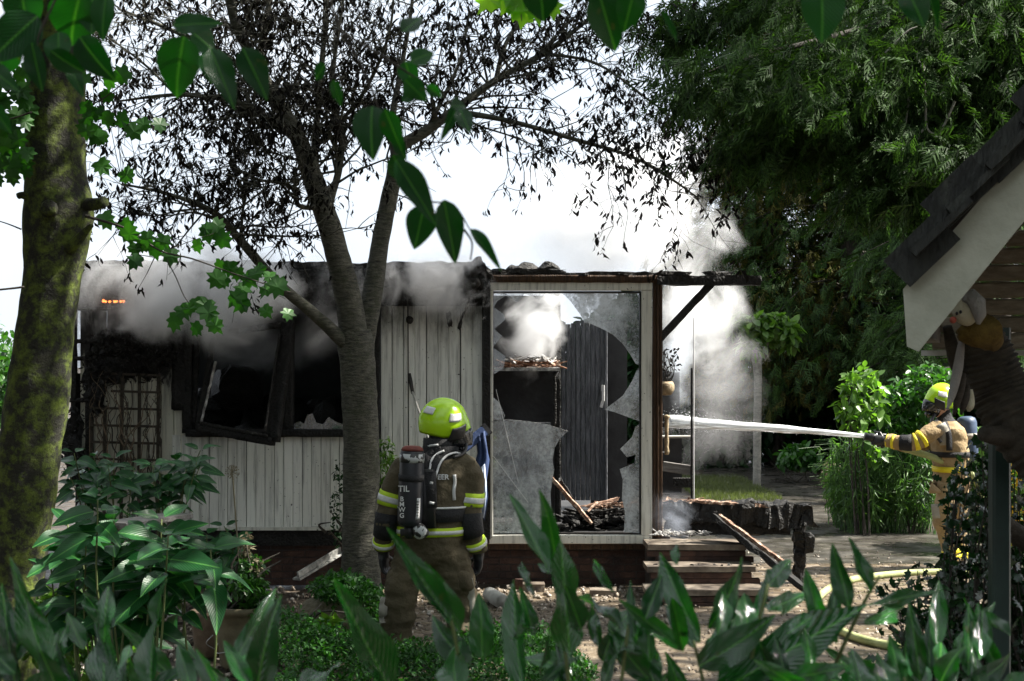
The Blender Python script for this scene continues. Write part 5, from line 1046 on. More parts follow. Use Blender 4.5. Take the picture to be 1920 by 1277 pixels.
for pts, par in (([(100,1400),(98,1320),(100,1285)],l1),([(200,1420),(205,1340),(196,1290)],l1),([(480,1420),(490,1350),(478,1300)],l1),([(900,1400),(870,1280),(845,1160),(830,1130)],l2),([(1070,1420),(1068,1300),(1050,1150),(1035,1060)],l2),([(960,1420),(975,1290),(978,1270)],l2),([(1330,1420),(1320,1290),(1300,1200)],l3),([(1400,1420),(1410,1230),(1440,1095)],l3),([(1500,1420),(1560,1260),(1620,1130),(1650,1080)],l3),([(1150,1420),(1165,1280),(1180,1160)],l2),([(1690,1420),(1700,1320),(1695,1270)],l3),([(1360,1420),(1352,1250),(1340,1180)],l3)): stem_px(pts, 2.15, .004, par)
# overhanging branches with broad ribbed leaves
o1 = empty('overhanging_branch', P(60,-150,2.2), 'dark cluster of broad leaves hanging before the mossy trunk', 'branch')
o2 = empty('overhanging_branch', P(400,-150,2.2), 'twig with three broad ribbed leaves hanging against the sky', 'branch')
o3 = empty('overhanging_branch', P(600,-150,2.2), 'long hanging twig with large drooping leaves in front of the cherry fork', 'branch')
o4 = empty('overhanging_branch', P(1130,-150,2.2), 'leaf pair hanging from above at the edge of the cherry crown', 'branch')
o5 = empty('overhanging_branch', P(1560,-150,2.2), 'pointed bright leaves hanging before the cypress limbs', 'branch')
for x0,y0,x1,y1,w,par in ((70,30,-25,115,88,o1),(150,-10,125,88,105,o1),(175,-20,170,60,80,o1),(60,80,78,172,50,o1),(150,70,206,152,66,o1),(95,95,158,142,44,o1),(40,-20,50,60,80,o1),(110,60,108,130,60,o1),(-30,120,35,168,44,o1),(200,-10,185,70,50,o1),(-20,190,20,250,40,o1),(130,120,155,178,30,o1),(20,70,-10,150,70,o1),
  (345,68,322,186,88,o2),(395,92,440,202,56,o2),(455,90,502,186,60,o2),(325,48,412,40,44,o2),(360,60,405,95,60,o2),(385,100,392,150,34,o2),(470,120,478,165,40,o2),
  (698,200,690,292,72,o3),(722,205,752,285,44,o3),(742,300,820,422,56,o3),(738,290,752,345,40,o3),(795,385,778,468,62,o3),(832,375,856,495,58,o3),(882,430,940,496,24,o3),(862,188,826,266,24,o3),(760,150,800,190,44,o3),(755,190,790,165,30,o3),(862,205,882,246,36,o3),(845,200,880,195,34,o3),(770,115,815,95,40,o3),(800,160,830,185,24,o3),(735,250,760,300,30,o3),(760,115,775,165,44,o3),(610,120,590,150,30,o3),(625,150,640,200,24,o3),(755,60,790,30,40,o3),
  (1120,-20,1160,98,84,o4),(1190,-20,1170,62,60,o4),(1010,-40,1022,42,80,o4),(1180,-20,1192,50,40,o4),(1240,20,1275,80,18,o4),
  (1540,-30,1546,76,92,o5),(1700,-20,1736,46,66,o5),(1735,-20,1770,52,20,o5)):
    px_leaf(DOG, x0,y0,x1,y1,w, random.uniform(2.0,2.3), par, random.uniform(-.03,.03), Vector((random.uniform(-.4,.4),-1,random.uniform(-.1,.4))), 'fresh' if par is o5 and x0 < 1720 and False else None)
for pts, par in (([(120,-120),(110,-20),(75,60),(70,90)],o1),([(380,-120),(340,0),(345,70)],o2),([(380,-40),(420,40),(455,92)],o2),([(600,-120),(625,20),(690,150),(740,290),(790,370),(850,385),(882,432)],o3),([(640,60),(740,120),(850,195),(865,205)],o3),([(1130,-120),(1150,-40),(1122,-15)],o4),([(1560,-120),(1545,-60),(1540,-25)],o5),([(1690,-120),(1700,-20)],o5),([(870,430),(885,455),(882,488)],o3)): stem_px(pts, 2.15, .0022, par, 'dark_bark')
fr = empty('fresh_leaf_sprig', P(970,-150,5), 'sprig of bright sunlit yellow green leaves at the top of the cherry crown', 'branch')
for x0,y0,x1,y1 in ((930,-20,895,25),(960,-10,938,28),(975,-10,962,42),(985,0,978,55),(1000,-5,1015,48),(1030,-5,1042,40),(945,-15,985,12),(965,5,950,30)):
    a, b = P(x0,y0,5), P(x1,y1,5); o = place(random.choice(LOB), a, b-a, Vector((random.uniform(-.4,.4),-1,.4)), (b-a).length, fr); o.material_slots[0].link = 'OBJECT'; o.material_slots[0].material = M['fresh']
stem_px([(970,-100),(965,-30),(975,0),(978,40)], 5, .003, fr)
# ---------------------------------------------------------------- porch roof on the right
TH = R(17); PO = P(1694,650,6.0); ex = Vector((math.cos(TH),-math.sin(TH),0)); ey = Vector((math.sin(TH),math.cos(TH),0)); ez = Vector((0,0,1))
def PL(x, y, z): return PO+ex*x+ey*y+ez*z
po = empty('porch', (PO.x,PO.y,0), 'open porch with slate roof, pale barge board and dark green post', 'porch')
sl_ = math.tan(R(50)); c50, s50 = math.cos(R(50)), math.sin(R(50)); LEN = 2.6
# barge board: gable plane polygon
mb = MB(); mb.prism([PL(.015,0,.0), PL(.0,0,.23), PL(1.1,0,.23+1.1*sl_), PL(1.1,0,.0+1.1*sl_), PL(.06,0,-.02+.0)], .04, -ey); mb.build('barge_board', M['barge'], po)
# roof deck
mb = MB(); q = [PL(.09,-.03,.235+.09*sl_), PL(1.15,-.03,.235+1.15*sl_), PL(1.15,LEN,.235+1.15*sl_), PL(.09,LEN,.235+.09*sl_)]; nn = Vector((-s50*ex.x,-s50*ex.y,c50)); mb.prism(q, .03, nn); mb.build('roof_deck', M['dark_wood'], po)
mb = MB(); mb.box(-.11,.11,0,.3,-.007,.007); 
# slates: rows climbing the slope, each proud at its lower edge
sm = MB(); sm.add([(-.145,0,0),(.145,0,0),(.145,.3,.0),(-.145,.3,.0),(-.145,0,.035),(.145,0,.035),(.145,.3,.022),(-.145,.3,.022)], [(0,3,2,1),(4,5,6,7),(0,1,5,4),(1,2,6,5),(2,3,7,6),(3,0,4,7)]); sme = sm.mesh('slate'); sme.materials.append(M['slate'])
up_dir = (ex*c50+ez*s50).normalized()
for r_ in range(8):
    for k in range(9):
        o = bpy.data.objects.new('slate', sme); COL.objects.link(o); o.parent = po; o.matrix_parent_inverse = mat_world(po).inverted()
        base = PL(.08,0,.235+.08*sl_)+up_dir*(.215*r_)+ey*(-.02+.295*k+(.02 if r_ % 2 else 0))+nn*(.02+.006*(r_ % 2)); y_ = up_dir; x_ = ey*-1; z_ = x_.cross(y_)
        if z_.dot(nn) < 0: x_ = ey; z_ = x_.cross(y_)
        y2 = (y_-nn*.10).normalized(); z2 = x_.cross(y2)
        m = Matrix((x_,y2,z2)).transposed().to_4x4(); m.translation = base+nn*.012+rv(.003); o.matrix_basis = m
# gable edge slates hanging over the barge board
gm = MB(); gm.add([(0,0,0),(.27,.0,0),(.27,.15,0),(0,.15,0),(0,0,.03),(.27,0,.03),(.27,.15,.03),(0,.15,.03)], [(0,3,2,1),(4,5,6,7),(0,1,5,4),(1,2,6,5),(2,3,7,6),(3,0,4,7)])
gme = rough(gm,.006,9).mesh('edge_slate'); gme.materials.append(M['slate'])
for r_ in range(6):
    o = bpy.data.objects.new('edge_slate', gme); COL.objects.link(o); o.parent = po; o.matrix_parent_inverse = mat_world(po).inverted()
    x_ = up_dir; z_ = -ey; y_ = z_.cross(x_); 
    if y_.z < 0: y_ = -y_; z_ = x_.cross(y_)
    base = PL(.03,-.07,.235)+up_dir*(.262*r_)-y_*.0+y_*(.035 if r_ % 2 else .0); m = Matrix((x_,y_,z_)).transposed().to_4x4(); m.translation = base; o.matrix_basis = m; o.rotation_euler.rotate_axis('Z', -.1)
# inner ceiling rafters and boards at the far gable
for k in range(7):
    z = .0+.095*k; mb = MB(); mb.bar(PL(.06+max(0,(z-.1)/sl_),LEN-.1,z+.05), PL(2.2,LEN-.1,z+.05), .05, .09, ch=.012); mb.build('gable_plank', M['porch_wood'], po)
mb = MB(); mb.bar(PL(.0,LEN-.14,-.015), PL(2.2,LEN-.14,-.015), .05, .03); mb.build('gable_trim', M['white_post'], po)
for y in (.5,1.2,1.9): mb = MB(); mb.bar(PL(.05,y,.16), PL(1.1,y,.16+1.05*sl_), .06, .1, ch=.006); mb.build('rafter', M['dark_wood'], po)
mb = MB(); mb.bar(PL(.06,.02,.1), PL(.06,LEN,.1), .09, .12, ch=.006); mb.build('wall_plate', M['dark_wood'], po)
a = P(1874,700,6.9); mb = MB(); mb.bar((a.x,a.y,0), (a.x,a.y,2.3), .085, .085, ch=.012); mb.build('post', M['post_green'], po)
# the other slope, leaning down on the far side
mb = MB(); q = [PL(1.15,-.06,.26+1.17*sl_), PL(2.35,-.06,.26), PL(2.35,LEN,.26), PL(1.15,LEN,.26+1.17*sl_)]; mb.prism(q, .05, Vector((s50*ex.x,s50*ex.y,c50))); mb.build('roof_deck', M['slate'], po)
b = PL(2.3,.1,0); mb = MB(); mb.bar((b.x,b.y,0), (b.x,b.y,2.4), .14, .14); mb.build('post', M['post_green'], po)
a2 = PL(.3,LEN-.1,0)
# leaning log
lg = empty('leaning_log', P(1960,900,6.6), 'thick dark log with ringed bark leaning up under the porch roof', 'log'); lg.location.z = 0
q = spline([tuple(P(1836,606,6.6)), tuple(P(1850,660,6.6)), tuple(P(1874,725,6.6)), tuple(P(1915,800,6.55)), tuple(P(2010,900,6.5)), tuple(P(2120,1100,6.4)), tuple(P(2150,1580,6.4))],6)
q = spline([tuple(a) for a in q], 6); rr_ = np.interp(np.linspace(0,1,len(q)), [0,.25,1], [.085,.122,.18]); rr_ = rr_*(1+.035*np.sin(np.arange(len(q))*1.1)+.02*RNG.normal(size=len(q)))
mb = MB(); mb.tube(q, rr_, 26, wob=.14, fr=12); mb.build('stem', M['log_bark'], lg, True)
q = spline([tuple(P(1905,815,6.5)), tuple(P(1870,818,6.45)), tuple(P(1842,812,6.4))],5); mb = MB(); mb.tube(q, np.linspace(.06,.03,len(q)), 10, wob=.25, fr=12); mb.build('branch_stub', M['log_bark'], lg, True)
q = spline([tuple(P(1850,720,6.62)), tuple(P(1800,690,6.64)), tuple(P(1785,650,6.62)), tuple(P(1776,612,6.6))],5); mb = MB(); mb.tube(q, np.linspace(.05,.02,len(q)), 10, wob=.25, fr=12); mb.build('branch_stub', M['log_bark'], lg, True)
q = spline([tuple(P(1862,965,7.2)), tuple(P(1890,990,7.2)), tuple(P(1960,1040,7.2))],5); mb = MB(); mb.tube(q, .05, 10, wob=.15, fr=9); db = mb.build('fallen_branch', M['log_bark'], None, True); tag(db, 'dark cut branch end propped against the green porch post', 'branch')
# soft toy perched on the log
dl = empty('soft_toy', P(1815,620,6.3), 'cream soft toy with floppy ear, red nose and mustard woolly ruff on the log', 'toy')
mb = MB(); mb.ball(P(1809,583,6.12), (.05,.05,.064), 20, 14, Matrix.Rotation(-.35,3,'Y')); mb.build('head', M['plush_cream'], dl, True)
mb = MB(); mb.tube([P(1808,560,6.1),P(1820,556,6.07),P(1832,568,6.06),P(1837,592,6.06),P(1834,608,6.06)], [.02,.034,.036,.026,.008], 12); mb.build('ear', M['plush_grey'], dl, True)
mb = MB(); mb.ball(P(1787,600,6.09), .0145, 12, 8); mb.build('nose', M['nose'], dl, True)
mb = MB(); mb.ball(P(1794,588,6.08), (.006,.006,.008), 8, 6); mb.ball(P(1801,585,6.07), (.006,.006,.008), 8, 6); mb.build('eye', M['black_rubber'], dl, True)
mb = MB(); mb.tube([P(1797,628,6.16),P(1820,626,6.16),P(1848,622,6.2),P(1860,638,6.27)], [.028,.06,.07,.05], 16); rough(rough(mb,.012,30),.006,80).build('ruff', M['wool'], dl, True)
for k, pts in enumerate(([(1803,640),(1796,690),(1785,740),(1776,768)], [(1806,700),(1797,740),(1789,778)], [(1812,720),(1808,750),(1802,778)], [(1818,730),(1818,760),(1816,772)])):
    q = spline([tuple(P(x,y,6.28+.03*k)) for x,y in pts],5); mb = MB(); mb.tube(q, [.006+.016*math.sin(math.pi*min(1,.15+f*.9)) for f in np.linspace(0,1,len(q))], 8); mb.build('limb', M['plush_grey' if k == 0 else 'plush_cream' if k == 3 else 'dark_wood'], dl, True)
# white garden posts low at the right
for i,(x,y0,y1,D,lab) in enumerate(((1856,1040,1170,11,'short white wooden post by the dark green post'),(1908,1080,1200,9.5,'weathered white post stump beside the holly'))):
    a = P(x,y0,D); mb = MB(); mb.bar((a.x,D,0), (a.x,D,a.z), .055, .055, ch=.006); o = rough(mb,.004,12).build('garden_post', M['white_post']); tag(o, lab, 'post')
# ---------------------------------------------------------------- the two firefighters
def fuse(mb, vox, it=6, fold=None, mats=None, pick=None, name='body'):
    """one continuous surface out of overlapping volumes"""
    me = mb.mesh('raw'); o = bpy.data.objects.new('raw', me); COL.objects.link(o)
    md = o.modifiers.new('r','REMESH'); md.mode = 'VOXEL'; md.voxel_size = vox; md.use_smooth_shade = True
    if it: s = o.modifiers.new('s','SMOOTH'); s.factor = .5; s.iterations = it
    dg = bpy.context.evaluated_depsgraph_get(); m2 = bpy.data.meshes.new_from_object(o.evaluated_get(dg)); m2.name = name
    bpy.data.objects.remove(o); bpy.data.meshes.remove(me); m2.materials.clear()
    if fold:
        co = np.empty(len(m2.vertices)*3, np.float32); m2.vertices.foreach_get('co', co); co = co.reshape(-1,3)
        no = np.array([v.normal[:] for v in m2.vertices])
        d = np.array([fold(Vector(c)) for c in co]); m2.vertices.foreach_set('co', (co+no*d[:,None]).astype(np.float32).ravel()); m2.update()
    for mm in mats or []: m2.materials.append(mm)
    if pick: m2.polygons.foreach_set('material_index', [pick(p.center) for p in m2.polygons])
    m2.polygons.foreach_set('use_smooth', [True]*len(m2.polygons)); return m2
def tor(mb, rows, D, n=28):
    rings = []
    for py, cx, rx, ry, *dd in rows:
        c = P(cx, py, D+(dd[0] if dd else 0)); rx = rx*D/FPX
        rings.append([c+Vector((rx*math.copysign(abs(math.cos(a))**.85, math.cos(a)), ry*math.copysign(abs(math.sin(a))**.85, math.sin(a)), 0)) for a in np.linspace(0, 2*math.pi, n, endpoint=False)])
    mb.loft(rings)
def pl(mb, pts, D, n=18):
    q = spline([(a,b,r,d) for a,b,r,d in pts],4); mb.tube([P(a,b,D+d) for a,b,r,d in q], [r*D/FPX for a,b,r,d in q], n); return q
def ring_on(q, f0, f1, D, grow, name, m, parent, n=20):
    k = len(q)-1; fs = np.linspace(f0*k, f1*k, 4); A = [q[int(f)]*(1-(f-int(f)))+q[min(k,int(f)+1)]*(f-int(f)) for f in fs]
    mb = MB(); W = [P(a,b,D+d) for a,b,r,d in A]; rr = [r*D/FPX+grow for a,b,r,d in A]; mb.tube(W, rr, n, cap=True); return mb.build(name, M[m], parent, True)
def bvh(o): 
    me = o.data; mw = mat_world(o); return BVHTree.FromPolygons([mw @ v.co for v in me.vertices], [tuple(p.vertices) for p in me.polygons])
CAMP = Vector((0,0,HC))
def cast(tree, px, py, off=.004, D=None):
    d = (P(px,py,1)-CAMP).normalized(); h = tree.ray_cast(CAMP, d)
    if h[0] is None: return P(px,py,D)
    return h[0]-d*off
def ribbon(tree, pts, w, name, m, parent, D, off=.006, sub=4):
    q = spline(pts, sub); C = [cast(tree, x, y, off, D) for x, y in q]; mb = MB(); vs = []
    for i, c in enumerate(C):
        t = (C[min(i+1,len(C)-1)]-C[max(i-1,0)]).normalized(); s_ = t.cross(Vector((0,-1,0))).normalized()*w/2; vs += [c-s_, c+s_]
    mb.add(vs, [(2*i,2*i+1,2*i+3,2*i+2) for i in range(len(C)-1)]); o = mb.build(name, M[m], parent, True); md = o.modifiers.new('s','SOLIDIFY'); md.thickness = .006; md.offset = 0; return o
def lettering(txt, px, py, hpx, D, tree, parent, rot=0, m='white_ink_glint', off=.004, sx=1.0):
    cu = bpy.data.curves.new('t','FONT'); cu.body = txt; cu.align_x = 'CENTER'; cu.align_y = 'CENTER'; cu.size = hpx*D/FPX/.7; cu.extrude = 0; cu.offset = cu.size*.018
    o = bpy.data.objects.new('t', cu); COL.objects.link(o); dg = bpy.context.evaluated_depsgraph_get(); me = bpy.data.meshes.new_from_object(o.evaluated_get(dg)); bpy.data.objects.remove(o)
    c, s_ = math.cos(rot), math.sin(rot)
    for v in me.vertices:
        x, y = v.co.x*sx, v.co.y; X, Y = x*c-y*s_, x*s_+y*c; v.co = cast(tree, px+X*FPX/D, py-Y*FPX/D, off, D)
    me.name = 'lettering'; me.materials.clear(); return mesh_obj('lettering', me, M[m], parent)
def glove(wrist, d, l, f, s, m, parent, curl=.5, thumb=1):
    """d: along the hand, l: across the knuckles (towards the thumb), f: direction the fingers curl"""
    d, l, f = Vector(d).normalized(), Vector(l).normalized(), Vector(f).normalized(); mb = MB(); w = Vector(wrist)
    mb.tube([w-d*.05*s, w, w+d*.03*s], [.04*s,.037*s,.036*s], 14)
    mb.loft([[w+d*t*s+l*math.cos(a)*rx*s+f*math.sin(a)*ry*s for a in np.linspace(0,2*math.pi,14,endpoint=False)] for t, rx, ry in ((0,.032,.026),(.04,.044,.026),(.08,.046,.022),(.098,.04,.018))])
    for k, (off, L) in enumerate(((.033,.075),(.011,.085),(-.012,.08),(-.034,.062))):
        p = w+d*.088*s+l*off*s; pts = [p-d*.02*s]; ang = .15
        for j, fr_ in enumerate((.42,.32,.26)):
            ang += curl*(.55+.25*j); p = p+(d*math.cos(ang)+f*math.sin(ang))*L*fr_*s; pts.append(p.copy())
        mb.tube([pts[0]]+pts[1:], [.0125*s,.0125*s,.0115*s,.0095*s], 9)
    p = w+d*.025*s+l*.034*s*thumb; t1 = p+(d*.6+l*.8*thumb+f*.25)*.04*s; t2 = t1+(d*.9+l*.1*thumb+f*.45)*.034*s; mb.tube([p-l*.01*thumb*s, t1, t2, t2+(d*.8+f*.5)*.018*s], [.016*s,.015*s,.013*s,.009*s], 9)
    me = fuse(mb, .0055*s, 2, None, [M[m]], None, 'glove'); return mesh_obj('glove', me, None, parent)
def helmet(c, fwd, up, s, parent, ear=True):
    x = Vector(fwd).normalized(); z = Vector(up); z = (z-x*z.dot(x)).normalized(); y = z.cross(x); F = Matrix((x,y,z)).transposed()
    def pt(az, v, off=0):
        cf = math.cos(az); lim = R(128)-R(46)*max(0,cf)**2+R(2)*max(0,-cf); ph = v*lim; sn = math.sin(ph) if ph < 1.35 else max(math.sin(ph), .93-.18*(ph-1.35))
        flare = .028*max(0,cf)**3*max(0,(v-.75)/.25)+.012*max(0,-cf)*max(0,(v-.85)/.15); ridge = .008*math.exp(-(math.sin(az)*sn/.22)**2)*(1 if ph < 1.5 else 0)
        a, b, h = .158+flare+off, .128+off, .150+off+ridge
        return c+F @ (Vector((a*sn*cf, b*sn*math.sin(az), h*math.cos(ph)-.02*max(0,cf)**3*max(0,(v-.8)/.2)))*s)
    def patch(a0,a1,v0,v1,off,name,m,na=44,nv=16,par=parent,closed=False,th=.006):
        mb = MB(); vs = [pt(a0+(a1-a0)*i/na, v0+(v1-v0)*j/nv, off) for j in range(nv+1) for i in range(na+1)]
        mb.add(vs, [(j*(na+1)+i, j*(na+1)+i+1, (j+1)*(na+1)+i+1, (j+1)*(na+1)+i) for j in range(nv) for i in range(na)])
        me = bpy.data.meshes.new(name); bm = bmesh.new(); t = bpy.data.meshes.new('t'); t.from_pydata(mb.v, [], mb.f); bm.from_mesh(t); bmesh.ops.remove_doubles(bm, verts=bm.verts, dist=.0004*s); bmesh.ops.recalc_face_normals(bm, faces=bm.faces); bm.to_mesh(me); bm.free()
        me.polygons.foreach_set('use_smooth',[True]*len(me.polygons)); o = mesh_obj(name, me, M[m], par); md = o.modifiers.new('s','SOLIDIFY'); md.thickness = th*s; md.offset = -1; return o
    h = patch(0, 2*math.pi, .015, 1, 0, 'helmet', 'helmet')
    for a0 in (.95,-1.5): patch(a0, a0+.55, .5, .66, .004, 'reflective_patch', 'silver', 8, 4, h, th=.003)
    for a0 in (2.2,-2.75): patch(a0, a0+.55, .46, .6, .004, 'reflective_patch', 'silver', 8, 4, h, th=.003)
    patch(-.9, .9, .96, 1.3, .006, 'visor', 'visor', 14, 5, h)
    for sg in (1,-1):
        a0 = 1.02*sg; patch(a0-.28, a0+.3, .78, 1.06, .010, 'ear_guard', 'black_rubber', 8, 6, h)
    # face with mask: brow, nose, mouth under the breathing mask
    mb = MB(); mb.ball(c+F @ Vector((.02,0,-.06))*s, (.095*s,.08*s,.125*s), 18, 12); mb.ball(c+F @ Vector((.118,0,-.075))*s, .017*s, 8, 6); mb.ball(c+F @ Vector((.105,0,-.115))*s, (.02*s,.03*s,.012*s), 8, 6); 
    for sg in (1,-1): mb.ball(c+F @ Vector((.02,.085*sg,-.06))*s, (.018*s,.012*s,.032*s), 8, 6); mb.ball(c+F @ Vector((.1,.034*sg,-.04))*s, .014*s, 8, 6)
    me = fuse(mb, .008*s, 1, None, [M['skin']], None, 'face'); mesh_obj('face', me, None, parent)
    mk = MB(); mk.ball(c+F @ Vector((.085,0,-.085))*s, (.062*s,.075*s,.085*s), 16, 10, F); mk.tube([c+F @ Vector((.13,0,-.12))*s, c+F @ Vector((.175,0,-.145))*s], [.035*s,.03*s], 12); mk.build('breathing_mask', M['visor'], parent, True)
    return F, pt
# ---- the firefighter seen from behind
D1 = 10.3
f1 = empty('person', (P(805,0,D1).x, D1, 0), 'firefighter in brown suit and lime helmet seen from behind, carrying an air cylinder', 'person')
mb = MB()
tor(mb, [(1056,808,40,.12),(1044,808,54,.15),(1020,807,59,.165),(1000,808,60,.165),(975,809,61,.165),(945,813,62,.165),(915,816,65,.165),(890,818,67,.155),(874,818,62,.14),(862,819,50,.115),(852,820,30,.095),(838,823,25,.085),(815,828,24,.085,.02)], D1)
mb.ball(P(831,800,D1+.02), (.1,.11,.13), 18, 12)
for e in ((756,884),(880,882)): pl(mb, [(818,858,20,0),((818+e[0])/2,866,24,0),(e[0],e[1],27,0)], D1)
legR = pl(mb, [(838,1030,36,0),(850,1070,36,.02),(862,1110,32,.05),(866,1150,30,.06),(868,1190,29,.05),(870,1225,27,.04),(871,1246,25,.04)], D1)
legL = pl(mb, [(778,1030,36,0),(766,1070,35,-.02),(754,1110,32,-.04),(748,1150,30,-.02),(744,1190,29,.0),(741,1225,27,.02),(740,1246,25,.02)], D1)
armL = pl(mb, [(762,876,23,0),(748,892,25,0),(738,920,24,0),(730,950,22.5,0),(726,975,22,-.01),(721,1000,20,.02),(719,1020,18.5,.05),(719,1032,16,.07)], D1)
armR = pl(mb, [(868,874,23,0),(880,891,26,0),(883,920,25,0),(880,950,24,0),(880,975,23,-.01),(885,1000,21,.0),(892,1020,19.5,.03),(896,1034,17,.05)], D1)
def fold1(c):
    px, py = visible_px(c); k = 1.5 if py > 1000 else .95
    return k*(.010*mnoise.noise(Vector((c.x*5,c.y*5,c.z*15)))+.009*mnoise.noise(Vector((c.x*9+4,c.y*9,c.z*20)))+.004*mnoise.noise(c*36))+(.012*math.sin(py*.16+px*.03)*max(0,(py-1120)/100) if py > 1120 else 0)
def pick1(c):
    px, py = visible_px(c)
    return 1 if py < 852 else 0
me = fuse(mb, .012, 5, fold1, [M['suit_brown'], M['black_cloth']], pick1); body1 = mesh_obj('body', me, None, f1); T1 = bvh(body1)
print('body1', len(me.polygons))
mb = MB(); tor(mb, [(872,818,46,.125),(860,819,38,.118),(848,822,32,.11),(836,822,29,.105),(822,822,28,.1)], D1); rough(mb,.008,14).build('neck_flap', M['black_cloth'], f1, True)
for q, a, b in ((armL,.30,.42),(armR,.30,.42)):
    o = ring_on(q,a,b,D1,.007,'reflective_band','lime',f1); ring_on(q,a+.035,b-.035,D1,.011,'silver_stripe','silver',o)
for q in (armL, armR):
    o = ring_on(q,.80,.91,D1,.006,'cuff_band','lime',f1); ring_on(q,.83,.88,D1,.010,'silver_stripe','silver',o); ring_on(q,.5,.74,D1,.006,'elbow_pad','black_cloth',f1)
for q in (legL, legR):
    o = ring_on(q,.76,.86,D1,.006,'reflective_band','pad_grey',f1)
def hem_band(rows, m, name, par):
    mb = MB(); tor(mb, rows, D1, 40); return mb.build(name, M[m], par, True)
hb = hem_band([(1002,808,64,.178),(986,809,64.5,.18)], 'lime', 'hem_band', f1); hem_band([(998,808,65,.182),(991,809,65.4,.184)], 'silver', 'silver_stripe', hb)
wb = hem_band([(975,809,65.5,.186),(948,812,68,.186)], 'black_cloth', 'waist_belt', f1); hem_band([(950,812,68.6,.188),(947,812,69,.188)], 'silver', 'piping', wb)
# boots
for q, dx in ((legL,-6),(legR,6)):
    a, b, r, d = q[-1]; mb = MB(); p = P(a,b,D1+d); p.z = .05; mb.tube([Vector((p.x,p.y-.05,.055)), Vector((p.x,p.y+.02,.06)), Vector((p.x+dx*.001,p.y+.14,.05)), Vector((p.x+dx*.002,p.y+.2,.04))], [.055,.065,.055,.03], 14); mb.tube([Vector((p.x,p.y,.03)), Vector((p.x,p.y,.3))], [.07,.075], 14)
    mesh_obj('boot', fuse(mb,.012,2,None,[M['black_rubber']],None,'boot'), None, f1)
glove(P(719,1036,D1+.07), (.05,.1,-1), (.45,.9,0), (.9,-.3,0), 1.12, 'black_rubber', f1, .45, 1)
glove(P(897,1038,D1+.06), (-.02,.15,-1), (-.45,.9,0), (-.9,-.3,0), 1.12, 'black_rubber', f1, .5, 1)
F_, pt1 = helmet(P(831,792,D1+.03), (.95,.2,-.24), (.15,.0,1), 1.1, f1)
# air cylinder and harness
cyl = MB(); a, b = P(773,846,D1-.25), P(768,982,D1-.24); ax = (b-a)
cyl.tube([a-ax*.035, a-ax*.02, a, a+ax*.06, a+ax*.94, b, b+ax*.03, b+ax*.05], [.03,.06,.078,.083,.083,.078,.055,.03], 26); cy1 = cyl.build('air_cylinder', M['cylinder'], f1, True); TC = bvh(cy1)
mb = MB(); mb.tube([a-ax*.07, a-ax*.045, a-ax*.01], [.05,.07,.077], 22); mb.build('top_cap', M['red_cap'], cy1, True)
mb = MB(); mb.tube([a+ax*.03, a+ax*.15], .0845, 26, cap=True); cm, t, o_ = newmat('camo_band'); bb_ = N(t,'ShaderNodeBsdfPrincipled', i_Roughness=.4); n_ = N(t,'ShaderNodeTexNoise', i_Scale=28, i_Detail=3); t.links.new(geo_pos(t), n_.inputs['Vector']); r_ = ramp(t, n_.outputs[0], [(.47,(.02,.02,.02)),(.5,(.5,.52,.52))]); t.links.new(r_.outputs[0], bb_.inputs['Base Color']); t.links.new(bb_.outputs[0], o_.inputs[0]); M['camo'] = cm
mb.build('camouflage_band', cm, cy1, True)
mb = MB(); mb.tube([a+ax*.32, a+ax*.41], .087, 26); mb.build('cylinder_strap', M['black_cloth'], cy1, True)
mb = MB(); mb.tube([b+ax*.02, b+ax*.1, b+ax*.2], [.035,.04,.03], 14); mb.bar(b+ax*.12-Vector((.06,0,0)), b+ax*.12+Vector((.09,0,0)), .05, .05, ch=.01); mb.ball(b+ax*.12+Vector((.1,-.01,0)), .035, 12, 8); mb.build('valve', M['black_rubber'], cy1, True)
mb = MB(); mb.ball(P(787,996,D1-.27), (.05,.04,.055), 12, 8); mb.build('pressure_regulator', M['camo'], cy1, True)
lettering('TIL', 757, 917, 11, D1-.3, TC, cy1); 
for ch_, y in (('B',936),('M',946),('W',956),('G',967)): lettering(ch_, 753.5, y, 8.5, D1-.3, TC, cy1)
ribbon(TC, [(784.5,934),(783.5,955),(782.5,974)], .027, 'label_strip', 'white_ink_glint', cy1, D1-.3, .004)
for y in (941,946,951,956,961,966): ribbon(TC, [(781.5,y),(785,y)], .006, 'printed_line', 'black_rubber', cy1, D1-.3, .0095, 2)
lettering('EER', 831, 895, 9.5, D1-.15, T1, f1, 0, 'white_ink_glint', .006)
lettering('BRANDW', 791, 895, 9.5, D1-.15, T1, f1, 0, 'white_ink_glint', .006)
# back plate and straps
mb = MB(); mb.bar(P(797,880,D1-.19), P(800,990,D1-.2), .13, .05, up=(0,1,0), ch=.015); mb.build('back_plate', M['black_rubber'], f1, True)
mb = MB(); mb.bar(P(806,884,D1-.2), P(808,952,D1-.2), .085, .045, up=(0,1,0), ch=.015); mb.build('back_plate', M['black_cloth'], f1, True)
for pts, w in (([(800,884),(804,860),(815,848),(828,842)],.075), ([(812,890),(820,866),(832,852),(848,846),(858,848)],.07)):
    st_ = ribbon(T1, pts, w, 'shoulder_strap', 'black_cloth', f1, D1-.16, .02); ribbon(T1, [(x+5,y+3) for x, y in pts], .014, 'piping', 'silver', st_, D1-.16, .03)
ribbon(T1, [(796,842),(806,836),(822,834)], .014, 'piping', 'silver', f1, D1-.14, .03)
ribbon(T1, [(852,890),(853,905),(851,920),(852,938)], .022, 'reflective_panel', 'silver', f1, D1-.14, .006)
for pts in ([(806,905),(812,906)], [(805,942),(814,944)]): ribbon(T1, pts, .016, 'buckle', 'silver', f1, D1-.2, .10, 2)
